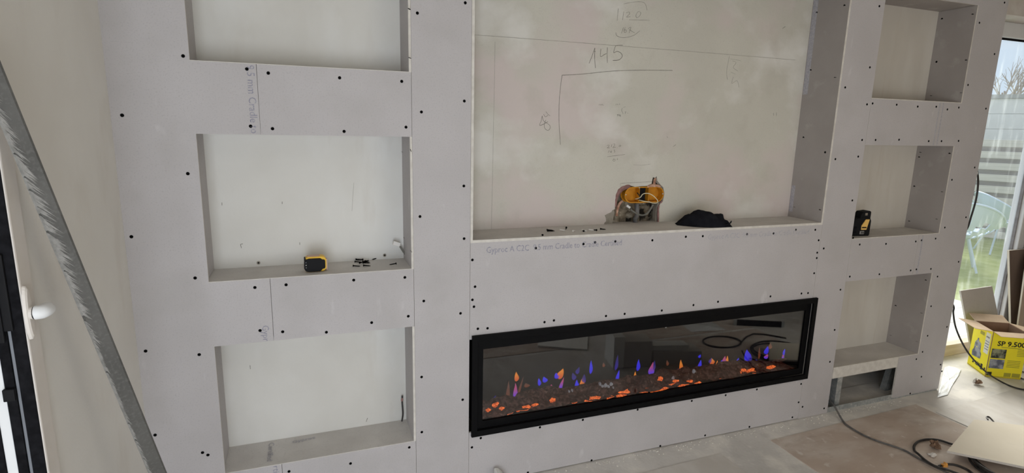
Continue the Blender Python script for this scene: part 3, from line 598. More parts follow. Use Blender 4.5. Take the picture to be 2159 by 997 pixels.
# ================================================================== THINGS
# socket box in the hole
def local(mb, off): mb.v = [v-Vector(off) for v in mb.v]; return mb
sx0, sx1, sz0, sz1 = 1.940, 2.192, 1.358, 1.447
off = Vector(((sx0+sx1)/2, TVY, (sz0+sz1)/2))
so = tag(empty('socket_box', off), 'orange plastic back box recessed in the broken hole in the old plaster wall', 'socket box')
def stadium(x0, x1, z0, z1, n=10):
    r = (z1-z0)/2; out = []
    for i in range(n+1): a = -PI/2+PI*i/n; out.append((x1-r+r*math.cos(a), (z0+z1)/2+r*math.sin(a)))
    for i in range(n+1): a = PI/2+PI*i/n; out.append((x0+r+r*math.cos(a), (z0+z1)/2+r*math.sin(a)))
    return out
o1 = stadium(sx0, sx1, sz0, sz1); i1 = stadium(sx0+.006, sx1-.006, sz0+.006, sz1-.006); n = len(o1)
mb = MB(); y0, y1 = TVY+.002, TVY+.045
mb.add([(x, y0, z) for x, z in o1]+[(x, y0, z) for x, z in i1]+[(x, y1, z) for x, z in i1]+[(x, y1, z) for x, z in o1],
       [(i+k*n, (i+1) % n+k*n, (i+1) % n+(k+1)*n, i+(k+1)*n) for k in range(3) for i in range(n)]+[list(range(2*n, 3*n))])
local(mb, off).build('box_shell', 'orange', so)
for x in (2.035, 2.095):
    local(MB().box(x-.0015, x+.0015, TVY+.006, TVY+.044, sz0+.007, sz1-.007), off).build('divider', 'orange', so)
local(MB().box(2.055, 2.088, TVY+.030, TVY+.0445, sz0+.008, sz1-.006), off).build('socket_insert', 'blackp', so)
for x, z in ((1.947, 1.405), (2.185, 1.405), (2.03, 1.442), (2.10, 1.363)):
    local(MB().tube([(x, y0-.001, z), (x, y0+.004, z)], .0035, 8), off).build('fixing_screw', 'zinc', so)
lp = [(1346,421),(1350,416),(1355,409.5),(1363,407.5),(1372,409.5),(1380,415),(1386.5,423),(1385,427.5),(1377,428),(1367,425.5),(1357,424),(1349,422)]
lp = [P(x, y, 1, TVY-.004) for x, y in lp]; lp[0].y += .03; lp[-1].y += .03
wl_ = MB().tube(spline(lp, 5), .0023, 8).build('cream_wire', 'wirec'); tag(wl_, 'loop of cream wire hanging out of the orange socket box', 'wire')
wk = MB().tube(spline([P(1343.5, 406.5, 1, TVY+.02), P(1347, 411, 1, TVY), P(1350, 415, 1, TVY-.003), P(1346, 421, 1, TVY+.01)], 5), .003, 8).build('black_wire', 'cable'); tag(wk, 'short black wire end inside the orange socket box', 'wire')
cg = MB().tube(spline([P(x, y, 1, TVY+.012) for x, y in ((1329,441),(1337,447),(1348,452.5),(1358,453),(1367,447),(1373,438),(1377,431))], 6), .005, 8).build('grey_cable', 'wirep'); tag(cg, 'grey cable curving through the rubble under the orange socket box', 'cable')
cp = MB().tube(spline([P(1340, 472, 1, TVY+.02), P(1339, 462, 1, TVY+.012), P(1343, 453, 1, TVY+.02), P(1343, 430, 1, TVY+.03)], 5), .013, 10).build('conduit', 'cableg'); tag(cp, 'dark flexible conduit standing in the hole below the socket box', 'conduit')
cn = P(1324.5, 435.5, 1, TVY+.004); t = MB().box(-.013, .013, -.005, .005, -.006, .006).build('wire_connector', 'white', bevel=.0015); t.location = cn; t.rotation_euler = (0, .55, 0); tag(t, 'small white wire connector in the hole under the left end of socket box', 'connector')

# black cloth on the television shelf
ST = ZT+.0125
ca, cb = Vector((2.21, .135, ST)), Vector((2.478, .012, ST))
dx = (cb-ca); ln = dx.length; ex = dx.normalized(); ey = Vector((-ex.y, ex.x, 0))
if ey.y < 0: ey = -ey
prof = [(0, .004), (.06, .022), (.13, .042), (.22, .060), (.32, .074), (.42, .080), (.52, .075), (.64, .070), (.76, .061), (.845, .056), (.86, .032), (.92, .026), (1.0, .003)]
def pf(t):
    for (a, b), (c, d) in zip(prof, prof[1:]):
        if a <= t <= c: return b+(d-b)*(t-a)/(c-a)
    return 0
vs = []; nu, nv = 56, 22
for j in range(nv+1):
    for i in range(nu+1):
        t = i/nu; s = -1+2*j/nv; hh = pf(t)
        wv = .030+.040*math.sin(PI*min(1, t*1.05))
        fold = .012*mnoise.noise(Vector((t*5+s*1.2, s*1.8, 1)))+.007*math.sin(t*16+s*4.5+2*mnoise.noise(Vector((t*4, s*2, 9))))*(1-s*s)+.003*mnoise.noise(Vector((t*13-s*3, s*3, 5)))
        prf = max(0, 1-abs(s)**2.6)
        z = max(.0015, hh*prf+fold*min(1, hh/.02)*(1 if prf > .02 else 0)*min(1, prf*2.5))
        q = ca+ex*(ln*t)+ey*(s*wv+.012)+Vector((0, .0, 0)); vs.append((q.x-2.34, q.y-.07, z))
bot = [(x, y, .0005) for x, y, z in vs]
fs = [(j*(nu+1)+i, j*(nu+1)+i+1, (j+1)*(nu+1)+i+1, (j+1)*(nu+1)+i) for j in range(nv) for i in range(nu)]
nn = len(vs); per = [i for i in range(nu+1)]+[(j)*(nu+1)+nu for j in range(1, nv+1)]+[nv*(nu+1)+i for i in range(nu-1, -1, -1)]+[j*(nu+1) for j in range(nv-1, 0, -1)]
fs += [(per[k], per[(k+1) % len(per)], nn+per[(k+1) % len(per)], nn+per[k]) for k in range(len(per))]
fs += [tuple(nn+q for q in reversed(f)) for f in fs[:nu*nv]]
cl = MB().add(vs+bot, fs).build('black_cloth', 'cloth', smooth=True); cl.location = (2.34, .07, ST); tag(cl, 'crumpled black cloth lying on the television shelf', 'cloth')
tie = MB().tube(spline([(.085, -.062, .012), (.118, -.064, .020), (.128, -.064, .034)], 4), [.006, .004, .003, .003, .0035, .004, .004, .003, .002], 8).build('strap_end', 'cloth', cl, smooth=True)

# loose drywall screws and plugs
dm = MB().tube([(0, 0, 0), (.001, 0, 0), (.005, 0, 0), (.026, 0, 0), (.033, 0, 0)], [.0050, .0052, .0026, .0023, .0006], 8)
ds = dm.build('drywall_screw', 'screw', smooth=False)
pm = MB().tube([(0, 0, 0), (.002, 0, 0), (.0025, 0, 0), (.022, 0, 0), (.026, 0, 0)], [.0055, .0055, .0036, .0036, .002], 8)
wp = pm.build('wall_plug', 'foil')
used = {}
def lay(src, name, x, y, zsurf, ang, label, group, cat, pitch=0, lift=0.0052, ax=2, v=None):
    o = src if name not in used else src.copy()
    if name in used: C.objects.link(o)
    used[name] = 1
    q = P(x, y, 2, zsurf); o.location = q+Vector((0, 0, lift)); o.rotation_euler = (0, pitch, ang); o['label'] = label; o['category'] = cat
    if group: o['group'] = group
    elif 'group' in o: del o['group']
    return o
ZS = Z3+.0045
cl_lab = 'black drywall screw in the loose pile on the shelf right of the tape measure'
for (x, y, a), w_ in zip(((750,549,-.25),(770,553,.9),(776,547,.6),(764,554,-.2),(748,555,-.35),(758,558,.5),(765,557,-.1),(766,551,2.9)),
        ('at its upper left corner', 'standing crosswise at its right', 'highest at its upper right', 'crossing its middle', 'head at the left', 'slanting through its lower left', 'low in its middle', 'pointing left across its top')):
    lay(ds, 'drywall_screw', x, y, ZS, a, 'black drywall screw in the pile beside the tape measure, '+w_, 'screws piled in the middle left niche', 'screw', .08, .0052+random.uniform(0, .004))
lay(ds, 'drywall_screw', 744, 562.5, ZS, .05, 'black drywall screw lying alone at the lower left of the niche screw pile', None, 'screw', .14)
lay(ds, 'drywall_screw', 766, 562, ZS, .12, 'black drywall screw lying below the niche screw pile near the shelf front', None, 'screw', .14)
lay(ds, 'drywall_screw', 797, 545.5, ZS, 3.6, 'black drywall screw lying apart at the right of the niche screw pile', None, 'screw', .14)
lay(ds, 'drywall_screw', 836, 557.5, ZS, 3.1, 'single black drywall screw near the right end of the middle left niche shelf', None, 'screw', .14)
lay(ds, 'drywall_screw', 1144, 497.5, ST, 1.3, 'black drywall screw leftmost on the television shelf, pointing to the back', None, 'screw', .14)
for (x, y, a), w_ in zip(((1153,486.5,-.10),(1154,488.5,-.02),(1156,487.5,-.2)), ('rearmost', 'front', 'middle')):
    lay(ds, 'drywall_screw', x, y, ST, a, w_+' black drywall screw of the parallel bundle on the television shelf', 'bundled screws on the television shelf', 'screw', .1)
lay(ds, 'drywall_screw', 1194, 481.5, ST, 4.2, 'black drywall screw leaning beside the first white plug on the television shelf', None, 'screw', .14)
lay(wp, 'wall_plug', 1180, 486.5, ST, -.4, 'white wall plug beside the bundle of screws on the television shelf', None, 'wall plug', .1)
lay(wp, 'wall_plug', 1208, 489, ST, .7, 'white wall plug lying by itself in the middle of the television shelf litter', None, 'wall plug', .1)
lay(wp, 'wall_plug', 1227, 487, ST, -.9, 'white wall plug next to a screw head on the television shelf', None, 'wall plug', .1)
lay(wp, 'wall_plug', 1241, 486, ST, -.3, 'white wall plug nearest the broken plaster hole on the television shelf', None, 'wall plug', .1)
lay(ds, 'drywall_screw', 1230.5, 489, ST, 1.2, 'black drywall screw standing against a white plug on the television shelf', None, 'screw', .14)
lay(ds, 'drywall_screw', 1258, 487, ST, 1.9, 'black drywall screw right of the last white plug on the television shelf', None, 'screw', .14)
lay(ds, 'drywall_screw', 1266, 484.5, ST, .05, 'black drywall screw nearest the broken hole on the television shelf', None, 'screw', .14)

# tape measure
tmz = Z3+.0045
tm = tag(empty('tape_measure', (.338, .070, tmz), (0, 0, .03)), 'black and yellow tape measure standing on the middle left niche shelf', 'tape measure')
def rbox(x0, x1, z0, z1, r, n=5):
    out = []
    for cx, cz, a0 in ((x1-r, z0+r, -PI/2), (x1-r, z1-r, 0), (x0+r, z1-r, PI/2), (x0+r, z0+r, PI)):
        for i in range(n+1): a = a0+PI/2*i/n; out.append((cx+r*math.cos(a), cz+r*math.sin(a)))
    return out
MB().prism(rbox(-.044, .043, .0, .064, .018), -.020, .022).build('case', 'yellow', tm, bevel=.002)
MB().prism([(-.047, .016), (-.040, .004), (-.030, .0008), (.020, .0015), (.026, .010), (.036, .012), (.038, .017), (.038, .044), (.036, .050), (.026, .051), (.020, .057), (-.026, .058), (-.038, .055), (-.046, .046)], -.026, -.0203).build('rubber_grip', 'blackp', tm, bevel=.0025)
MB().prism(rbox(-.045, -.036, .008, .058, .004), -.020, .020).build('rubber_bumper', 'blackp', tm, bevel=.001)
MB().box(-.032, .018, -.016, .016, .0625, .0655).build('top_label', 'copper', tm, bevel=.001)
for z, m_ in ((.020, 'zincd'), (.031, 'foil'), (.042, 'zincd')): MB().tube([(-.0385, -.0268, z), (-.0385, -.0258, z)], .0018, 10).build('case_screw', m_, tm)
MB().box(.042, .047, -.012, .012, .002, .050).build('blade_hook', 'copper', tm, bevel=.0008)

# wire with connector in the middle left niche
pz = tmz
wv_ = empty('wire_lead', (.735, .19, pz)); tag(wv_, 'grey wire lead with white plug connector sticking up in the niche corner', 'wire')
q0, q1, q2 = P(864, 543, 1, .185), P(849, 519, 1, .17), P(836, 508, 1, .165)
for dx_ in (-.003, 0, .003):
    mb = MB().tube(spline([q0+Vector((-.012, 0, 0)), (q0*.45+q1*.55)+Vector((dx_-.012, 0, .0)), q1+Vector((dx_-.012, 0, 0))], 5), .0022, 6); local(mb, (.735, .19, pz)).build('wire_strand', 'wirep', wv_)
mb = MB().box(-.016, .016, -.008, .008, -.009, .009).build('plug_connector', 'foil', wv_, bevel=.001); mb.location = q1+Vector((-.028, 0, .014))-Vector((.735, .19, pz)); mb.rotation_euler = (0, .35, 0)
mb = MB().tube([q0+Vector((-.018, 0, .012)), q0+Vector((-.010, 0, -.004))], .0036, 6); local(mb, (.735, .19, pz)).build('red_core', 'brick', wv_)
q0 = P(854, 846, 1, .19)
wv2 = MB().tube(spline([(q0.x-.012, .195, q0.z+.03), (q0.x-.015, .185, q0.z), (q0.x-.013, .18, .35), (q0.x-.017, .19, Z5+.006)], 5), .0042, 8).build('wire_tail', 'cable'); tag(wv2, 'short dark wire tail in the back corner of the lowest left niche', 'wire')
MB().blob((q0.x-.015, .186, q0.z+.012), .006, .005, .010, 8, 6, .4).build('red_core', 'brick', wv2)

# laser level in the middle right niche
zl = R3+.0045
ll = tag(empty('laser_level', (3.515, .085, zl), (0, 0, -.18)), 'black and yellow laser level standing in the middle right niche', 'laser level')
MB().prism([(-.075, 0), (.062, 0), (.066, .012), (.066, .095), (.055, .118), (-.02, .112), (-.075, .098)], -.035, .055).build('body', 'blackp', ll, bevel=.004)
MB().prism([(-.01, .100), (.063, .108), (.063, .150), (.055, .156), (.008, .150), (-.004, .132)], -.030, .030).build('laser_head', 'blackp', ll, bevel=.004)
MB().prism([(.000, .040), (.036, .040), (.050, .104), (.024, .104), (.000, .066)], -.0385, -.0345).build('yellow_panel', 'yellowpale', ll)
MB().box(.003, .034, -.0395, -.0384, .050, .058).build('panel_print', 'blackp', ll)
MB().box(-.006, .024, -.0375, -.0345, .012, .032).build('keypad', 'smear', ll, bevel=.001)
MB().box(.003, .008, -.0385, -.0374, .016, .028).box(.013, .018, -.0385, -.0374, .016, .028).build('key_mark', 'blackp', ll)
MB().box(.020, .036, -.0315, -.0295, .128, .143).build('lens_window', 'metal', ll)
MB().box(-.072, -.03, -.037, -.0345, .02, .06).build('battery_door', 'rubber', ll, bevel=.001)

# leaning straightedge bar at the left
A = P(0, 194, 0, -.279); B = P(333, 997, 1, -.62)
d = (B-A).normalized(); bot_ = B+d*((0-B.z)/d.z)+d*(-.0); top = A-d*.09
bar = tag(empty('straightedge', bot_), 'long grey aluminium straightedge smeared with plaster, leaning against the left wall', 'straightedge')
ez = (top-bot_).normalized(); vv = (CAM-(A+B)/2); ey_ = -(vv-ez*vv.dot(ez)).normalized(); ex_ = ey_.cross(ez).normalized()
if ex_.dot(rt) < 0: ex_ = -ex_
LEN = (top-bot_).length
def bp(x, y, z): return ex_*x+ey_*y+ez*z
hw = .0205
mb = MB().add([bp(x, y, z) for z in (.028, LEN) for x, y in ((-hw, -.002), (-hw+.005, -.009), (hw-.004, -.009), (hw, -.006), (hw, .004), (-hw+.006, .004), (-hw, .003))],
              [(i, (i+1) % 7, (i+1) % 7+7, i+7) for i in range(7)]+[tuple(range(6, -1, -1)), tuple(range(7, 14))])
mb.build('bar', 'alu', bar)
vs = []; fs = []; rs_ = random.Random(21)
def smear_w(z):
    u = LEN-z
    return max(.0012, (.006+.009*max(0, 1-abs(u-.36)/.36)+.004*mnoise.noise(Vector((z*30, 0, 1))))*(1 if u < .72 else .42))
for i in range(520):                       # feathered streaks pulled off the edge
    z = rs_.uniform(.08, LEN); w_ = smear_w(z)*rs_.uniform(.7, 1.8); h_ = rs_.uniform(.006, .020); y_ = -.0096-rs_.uniform(0, .0008); b0 = len(vs)
    vs += [bp(-hw-.0008, -.003, z), bp(-hw-.0008, -.003, z-h_), bp(-hw+.004, y_, z-h_*.7), bp(-hw+.004+w_, y_+.0003, z-h_*1.5-w_*.8), bp(-hw+.004, y_, z-.002)]
    fs += [(b0, b0+1, b0+2, b0+4), (b0+4, b0+2, b0+3)]
MB().add(vs, fs).build('plaster_smear', 'smear', bar)

# hardboard protection sheets on the floor (each could be lifted)
def sheet(name, pts, z0, z1, m_, label, cat):
    c = Vector((sum(p[0] for p in pts)/len(pts), sum(p[1] for p in pts)/len(pts), z0)); n = len(pts)
    mb = MB().add([(x-c.x, y-c.y, 0) for x, y in pts]+[(x-c.x, y-c.y, z1-z0) for x, y in pts], [list(range(n-1, -1, -1)), list(range(n, 2*n))]+[(i, (i+1) % n, (i+1) % n+n, i+n) for i in range(n)])
    o = mb.build(name, m_); o.location = c; return tag(o, label, cat)
sheet('hardboard_sheet', [(2.777,-1.36),(4.075,-1.33),(4.048,-.103),(2.778,-.142)], 0, .004, 'board', 'brown hardboard sheet on the floor in front of the low right niche', 'floor sheet')
sheet('hardboard_sheet', [(1.15,-1.40),(2.425,-1.38),(2.405,-.16),(1.15,-.20)], 0, .004, 'boardg', 'dusty hardboard sheet on the floor below the fireplace', 'floor sheet')
sheet('hardboard_sheet', [(4.085,-1.45),(5.35,-1.40),(5.34,-.145),(4.075,-.213)], 0, .004, 'boardg', 'grey dusty hardboard sheet on the floor in front of the yellow box', 'floor sheet')
sheet('hardboard_sheet', [(1.2,-2.75),(2.42,-2.72),(2.42,-1.42),(1.2,-1.44)], 0, .004, 'board', 'brown hardboard sheet nearest the camera, seen only in the fireplace glass', 'floor sheet')
sheet('hardboard_sheet', [(2.78,-2.7),(4.08,-2.68),(4.08,-1.37),(2.78,-1.40)], 0, .004, 'board', 'brown hardboard sheet under the spirit level, seen in the fireplace glass', 'floor sheet')

# crumbs of plaster along the wall and on the floor
cr_ = MB(); rc = random.Random(11)
for k in range(260):
    x = rc.uniform(1.2, 4.0); y = -.012-min(.085, abs(rc.gauss(0, .03))); q = rc.uniform(.001, .0036)
    cr_.blob((x, y, .001+q*.4), q*rc.uniform(.8, 2), q*rc.uniform(.8, 1.6), q*.8, 5, 3, .8, k)
co_ = cr_.build('plaster_crumbs', 'dust'); tag(co_, 'crumbs of white plaster scattered along the foot of the wall', 'crumbs', kind='stuff')

# cables
def floor_pts(lst, z): return [P(x, y, 2, z) for x, y in lst]
pts = [Vector((3.42, .10, .045)), P(1753, 848, 1, .002)]+floor_pts([(1775,884),(1790,899),(1834.6,923.6),(1899,946),(1924,958.5),(1959,978),(1999,997),(2060,1025)], .0135)
pts[1].z = max(pts[1].z, .05)
c1 = MB().tube(spline(pts, 8), .0055, 8).build('power_cable', 'cableg', smooth=True); tag(c1, 'grey cable running out of the open stud cavity across the brown sheet', 'cable')
pts = floor_pts([(2045,948),(2030,942),(2005,935.6),(1981,928),(1957.5,926),(1938,930),(1928,939),(1928,949.7),(1935.7,961.7),(1949,973.6),(1970.5,986.7),(2005,998),(2060,1018),(2130,1040)], .013)
for q_ in pts[8:]: q_.z = .026
c2 = MB().tube(spline(pts, 6), .0065, 8).build('cable_loop', 'cable', smooth=True); tag(c2, 'black cable looping out from under the pale board on the floor', 'cable')
pts = floor_pts([(1979,983),(1992,978.5),(2014,980),(2036,988),(2051,998),(2070,1015)], .012)
c3 = MB().tube(spline(pts, 6), .006, 8).build('cable_end', 'cable', smooth=True); tag(c3, 'short black cable bend beside the orange scrap on the floor', 'cable')
cc = Vector((3.83, -.80, .0)); pts = []
for i in range(130):
    t = i/130*2*PI*3.6; rr = .20+.012*math.sin(t*.7)+.012*(i/130)
    pts.append(cc+Vector((rr*1.1*math.cos(t), rr*.95*math.sin(t), .012+.0085*i/32+.003*math.sin(t*3))))
c4 = MB().tube(pts, .0065, 8).build('cable_coil', 'cable', smooth=True); tag(c4, 'coil of black cable under the pale plasterboard offcut', 'cable')
pts = [P(2059, 355, 1, .10), P(2061.5, 368, 1, .03), P(2062, 390, 1, -.005), P(2058, 420, 1, -.01), P(2048, 455, 1, .0), P(2037, 485, 1, .03), Vector((4.475, .10, 1.05)), Vector((4.46, .13, .85)), Vector((4.47, .08, .68)), P(2010.5, 645, 1, .03), P(2010, 660, 1, .02), P(2015, 690, 1, .0), P(2030, 725, 1, -.03), P(2050, 755, 1, -.06), P(2080, 785, 1, -.075)]+floor_pts([(2110,804),(2140,817),(2175,824),(2230,832)], .0115)
c5 = MB().tube(spline(pts, 6), .0055, 8).build('hanging_cable', 'cable', smooth=True); tag(c5, 'black cable hanging down the right end of the plasterboard wall onto the floor', 'cable')
c6 = MB().tube(spline(floor_pts([(2083,884),(2080,879),(2085,878.5),(2092,885),(2096,890)], .008), 5), .004, 6).build('twig', 'cable'); tag(c6, 'small dark bent strip on the floor behind the pale board', 'scrap')
for k, (z_, lab) in enumerate(((775, 'upper thin cable behind the right edge of the yellow box'), (790, 'lower thin cable behind the right edge of the yellow box'))):
    c7 = MB().tube(spline(floor_pts([(2148,z_+4),(2160,z_+10),(2200,z_+20)], .009), 5), .006, 8).build('thin_cable', 'cableg', smooth=True); tag(c7, lab, 'cable')

# pale plasterboard offcut lying on the coil
b4 = [P(2054,884,2,.075), P(1997,950,2,.075), P(2159,983.5,2,.075), P(2159,897,2,.075)]
b4[2] = b4[1]+(b4[2]-b4[1])*1.25; b4[3] = b4[0]+(b4[3]-b4[0])*1.35
cen = sum(b4, Vector())/4
ob = MB().hexa([v-cen-Vector((0, 0, .0125)) for v in (b4[1], b4[2], b4[3], b4[0])], [v-cen for v in (b4[1], b4[2], b4[3], b4[0])]).build('plasterboard_offcut', ['mdf', 'greyb'], bevel=0)
for p in ob.data.polygons:
    if p.normal.z < .5: p.material_index = 1
ob.location = cen; tag(ob, 'pale beige board offcut lying over coiled cable on the floor', 'board')

# yellow box
BA, BB, BC = Vector((5.141, .245, 0)), Vector((5.006, .043, 0)), Vector((5.207, -.075, 0)); BD = BA+BC-BB; HB = .352
bxo = tag(empty('cardboard_box', (BB.x, BB.y, .002)), 'open yellow printed cardboard box with SP 9.500 lettering standing by the window', 'box')
eu = (BC-BB).normalized(); ev = (BA-BB).normalized(); wu, wv2_ = (BC-BB).length, (BA-BB).length
def bl_(p): return p-Vector((BB.x, BB.y, 0))
def quad(name, pts, m1, m2=None, th=.004, par=None):
    pts = [Vector(p) for p in pts]; nrm = (pts[1]-pts[0]).cross(pts[3]-pts[0]).normalized()
    o = MB().hexa(pts, [p-nrm*th for p in pts]).build(name, [m1, m2 or m1], par or bxo)
    for p in o.data.polygons:
        if p.normal.dot(nrm) < .5: p.material_index = 1
    return o
Zv = Vector((0, 0, HB)); b_, c_, a_, d_ = bl_(BB), bl_(BC), bl_(BA), bl_(BD)
fr_ = quad('front_side', [b_, c_, c_+Zv, b_+Zv], 'boxy', 'kraftd')
lf_ = quad('left_side', [a_, b_, b_+Zv, a_+Zv], 'boxy', 'kraftd')
quad('right_side', [c_, d_, d_+Zv, c_+Zv], 'boxy', 'kraftd'); quad('rear_side', [d_, a_, a_+Zv, d_+Zv], 'boxy', 'kraftd'); quad('bottom', [b_+Vector((0, 0, .004)), a_+Vector((0, 0, .004)), d_+Vector((0, 0, .004)), c_+Vector((0, 0, .004))], 'kraftd')
nf = eu.cross(Vector((0, 0, 1))).normalized(); nl = -ev.cross(Vector((0, 0, 1))).normalized()
if nf.dot(CAM-BB) < 0: nf = -nf
if nl.dot(CAM-BB) < 0: nl = -nl
fo = nf*.085+Vector((0, 0, -.008)); lo = nl*.115+Vector((0, 0, .010))
quad('top_flap', [b_+Zv, c_+Zv, c_+Zv+fo-eu*.0, b_+Zv+fo+eu*.0], 'boxy', 'kraft', .003)
quad('top_flap', [a_+Zv, b_+Zv, b_+Zv+lo, a_+Zv+lo], 'boxy', 'kraft', .003)
quad('top_flap', [d_+Zv, a_+Zv, a_+Zv+Vector((0, 0, .03))-ev*-.10, d_+Zv+Vector((0, 0, .03))+ev*.10], 'boxy', 'kraft', .003)
quad('top_flap', [c_+Zv, d_+Zv, d_+Zv+eu*.10+Vector((0, 0, -.02)), c_+Zv+eu*.10+Vector((0, 0, -.02))], 'boxy', 'kraft', .003)
# prints on the two faces: coordinates u (along the face) and z
def face_rect(name, face, u0, u1, z0, z1, m_, lift=.0006):
    if face == 'f': o0, e, nn_, par = b_, eu, nf, fr_
    else: o0, e, nn_, par = b_, ev, nl, lf_
    q = [o0+e*u+Vector((0, 0, z))+nn_*lift for u, z in ((u0, z0), (u1, z0), (u1, z1), (u0, z1))]
    if face == 'l': q = q[::-1]
    mb = MB().add(q, [(0, 1, 2, 3)]); return mb.build(name, m_, par)
rotf = math.atan2(eu.y, eu.x); rotl = math.atan2(-ev.y, -ev.x)
p_ = b_+eu*.040+Vector((0, 0, .248))+nf*.001
text('SP 9.500', .052, 'printk', fr_, p_, (PI/2, 0, rotf), bold=.0012, width=.18)
face_rect('photo_print', 'f', .012, .108, .150, .222, 'photo1'); face_rect('photo_print', 'f', .012, .108, .070, .142, 'photo2')
face_rect('text_line_print', 'f', .07, .20, .234, .239, 'printg')
for k in range(5): face_rect('text_line_print', 'f', .178, .228, .225-.012*k, .230-.012*k, 'printg')
for k in range(5): face_rect('text_line_print', 'f', .125, .21, .135-.012*k, .140-.012*k, 'printg')
face_rect('text_line_print', 'f', .12, .165, .012, .042, 'printg'); face_rect('text_line_print', 'f', .172, .225, .012, .042, 'printg'); face_rect('recycling_print', 'f', .006, .04, .012, .04, 'printk')
p_ = b_+ev*.185+Vector((0, 0, .040))+nl*.001
text('SP 9.500', .040, 'printk', lf_, p_, (PI/2, 0, rotl), bold=.0012, width=.105)
pu = MB()   # picture of a pump on the left face
q = [(.095,.10),(.205,.09),(.212,.125),(.195,.15),(.192,.21),(.170,.225),(.165,.245),(.15,.245),(.145,.225),(.115,.215),(.108,.155),(.092,.14)]
pu.add([b_+ev*u+Vector((0, 0, z))+nl*.0008 for u, z in q], [list(range(len(q)))[::-1]]); pu.build('pump_picture', 'photo2', lf_)
face_rect('white_panel_print', 'l', .018, .075, .165, .325, 'printw', .0005)
for k in range(3): face_rect('icon_print', 'l', .030+.014*k, .038+.014*k, .285, .297, 'printk', .0009)
for k in range(4): face_rect('text_line_print', 'l', .024, .07, .255-.02*k, .262-.02*k, 'photo2', .0009)
face_rect('icon_print', 'l', .05, .075, .03, .075, 'printk'); face_rect('warning_print', 'l', .012, .030, .045, .062, 'printk')
face_rect('text_line_print', 'l', .095, .15, .285, .31, 'printg')

# boards leaning by the window
def slab(name, p4, th, m1, m2, label):
    p4 = [Vector(p) for p in p4]; nrm = (p4[1]-p4[0]).cross(p4[3]-p4[0]).normalized()
    if nrm.dot(CAM-p4[0]) < 0: nrm = -nrm
    base = min(p4, key=lambda p: p.z).copy()
    o = MB().hexa([p-base for p in p4], [p-nrm*th-base for p in p4]).build(name, [m1, m2]); o.location = base
    for p in o.data.polygons:
        if abs(p.normal.dot(nrm)) < .5: p.material_index = 1
    return tag(o, label, 'board')
tl_, tr2_ = P(2025.6,613,1,.375), P(2092,603,1,.375)
bl2 = P(2048,735,1,.31); br2 = P(2118,735,1,.31)
k_ = tl_+(bl2-tl_)*(tl_.z/(tl_.z-bl2.z)); k2_ = tr2_+(br2-tr2_)*(tr2_.z/(tr2_.z-br2.z))
k_.z = k2_.z = .002
slab('plasterboard_offcut', [k_, k2_, tr2_, tl_], .0125, 'greyb', 'core', 'grey plasterboard offcut leaning on the window behind the yellow box')
slab('brown_board', [Vector((5.86,.335,.002)), Vector((6.38,.335,.002)), P(2200,522,1,.375), P(2128,528,1,.375)], .016, 'mdfd', 'mdf', 'dark brown board leaning on the window frame at the right edge')
slab('tan_board', [Vector((5.58,.17,.002)), Vector((6.25,.17,.002)), P(2210,480,1,.30), P(2166,545,1,.30)], .012, 'tanb', 'mdf', 'tan board leaning in front of the dark brown board at the right edge')

# scraps on the floor
def scrap(name, x, y, s, m_, label, seed, flat=.5, z=.006):
    p = P(x, y, 2, z); mb = MB().blob((0, 0, 0), s, s*.8, s*flat, 9, 6, 1.3, seed); zmin = min(v.z for v in mb.v)
    mb.v = [v-Vector((0, 0, zmin)) for v in mb.v]; o = mb.build(name, m_); o.location = p; return tag(o, label, 'scrap')
scrap('paper_scrap', 1970, 944, .030, 'crumple', 'crumpled brown paper scrap inside the black cable loop', 3, .6)
scrap('paper_scrap', 1966, 961, .022, 'foil', 'pale torn paper scrap below the brown crumpled one in the cable loop', 8, .25)
scrap('foil_scrap', 1991, 985, .016, 'orangebit', 'small orange foil scrap beside the cable bend', 5, .6)
ws = scrap('wrapper_scrap', 2061, 810, .026, 'crumple', 'dark brown and white crumpled wrapper on the floor before the yellow box', 12, .45, .002)
MB().blob((-.014, .012, .026), .016, .005, .022, 8, 5, 1.2, 4).build('white_tip', 'foil', ws)
# bright daylight patch by the wall end, laid down as a white crinkled sheet
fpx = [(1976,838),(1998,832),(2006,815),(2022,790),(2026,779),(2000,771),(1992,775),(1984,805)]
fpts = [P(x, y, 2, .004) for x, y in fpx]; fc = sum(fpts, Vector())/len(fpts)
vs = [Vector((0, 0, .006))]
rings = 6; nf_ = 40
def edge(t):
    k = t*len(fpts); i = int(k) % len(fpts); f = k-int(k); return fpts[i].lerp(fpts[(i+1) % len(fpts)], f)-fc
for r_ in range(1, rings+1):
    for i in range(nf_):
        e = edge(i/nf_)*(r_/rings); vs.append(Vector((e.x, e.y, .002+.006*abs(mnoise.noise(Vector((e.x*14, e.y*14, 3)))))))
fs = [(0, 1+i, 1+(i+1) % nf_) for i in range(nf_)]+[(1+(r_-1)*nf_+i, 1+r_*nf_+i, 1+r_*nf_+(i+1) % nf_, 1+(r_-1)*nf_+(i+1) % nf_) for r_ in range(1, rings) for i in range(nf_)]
fo_ = MB().add(vs, fs).build('floor_light_patch', 'paperpatch', smooth=False); fo_.location = (fc.x, fc.y, 0.002); tag(fo_, 'white sheet painted in for the daylight patch on the floor at the right end of the wall', 'light patch')
# white strip end at the bottom of the frame
e0 = P(1047, 997, 2, .03); pr_ = MB().prism([(-.018, 0), (.040, 0), (.036, .040), (.024, .072), (.004, .094), (-.014, .098), (-.018, .092)], -.05, .004).build('plastic_profile', 'printw', bevel=.003); pr_.location = (1.140, -.030, 0); pr_.location.z = .0; tag(pr_, 'white plastic profile end standing against the foot of the wall', 'profile')

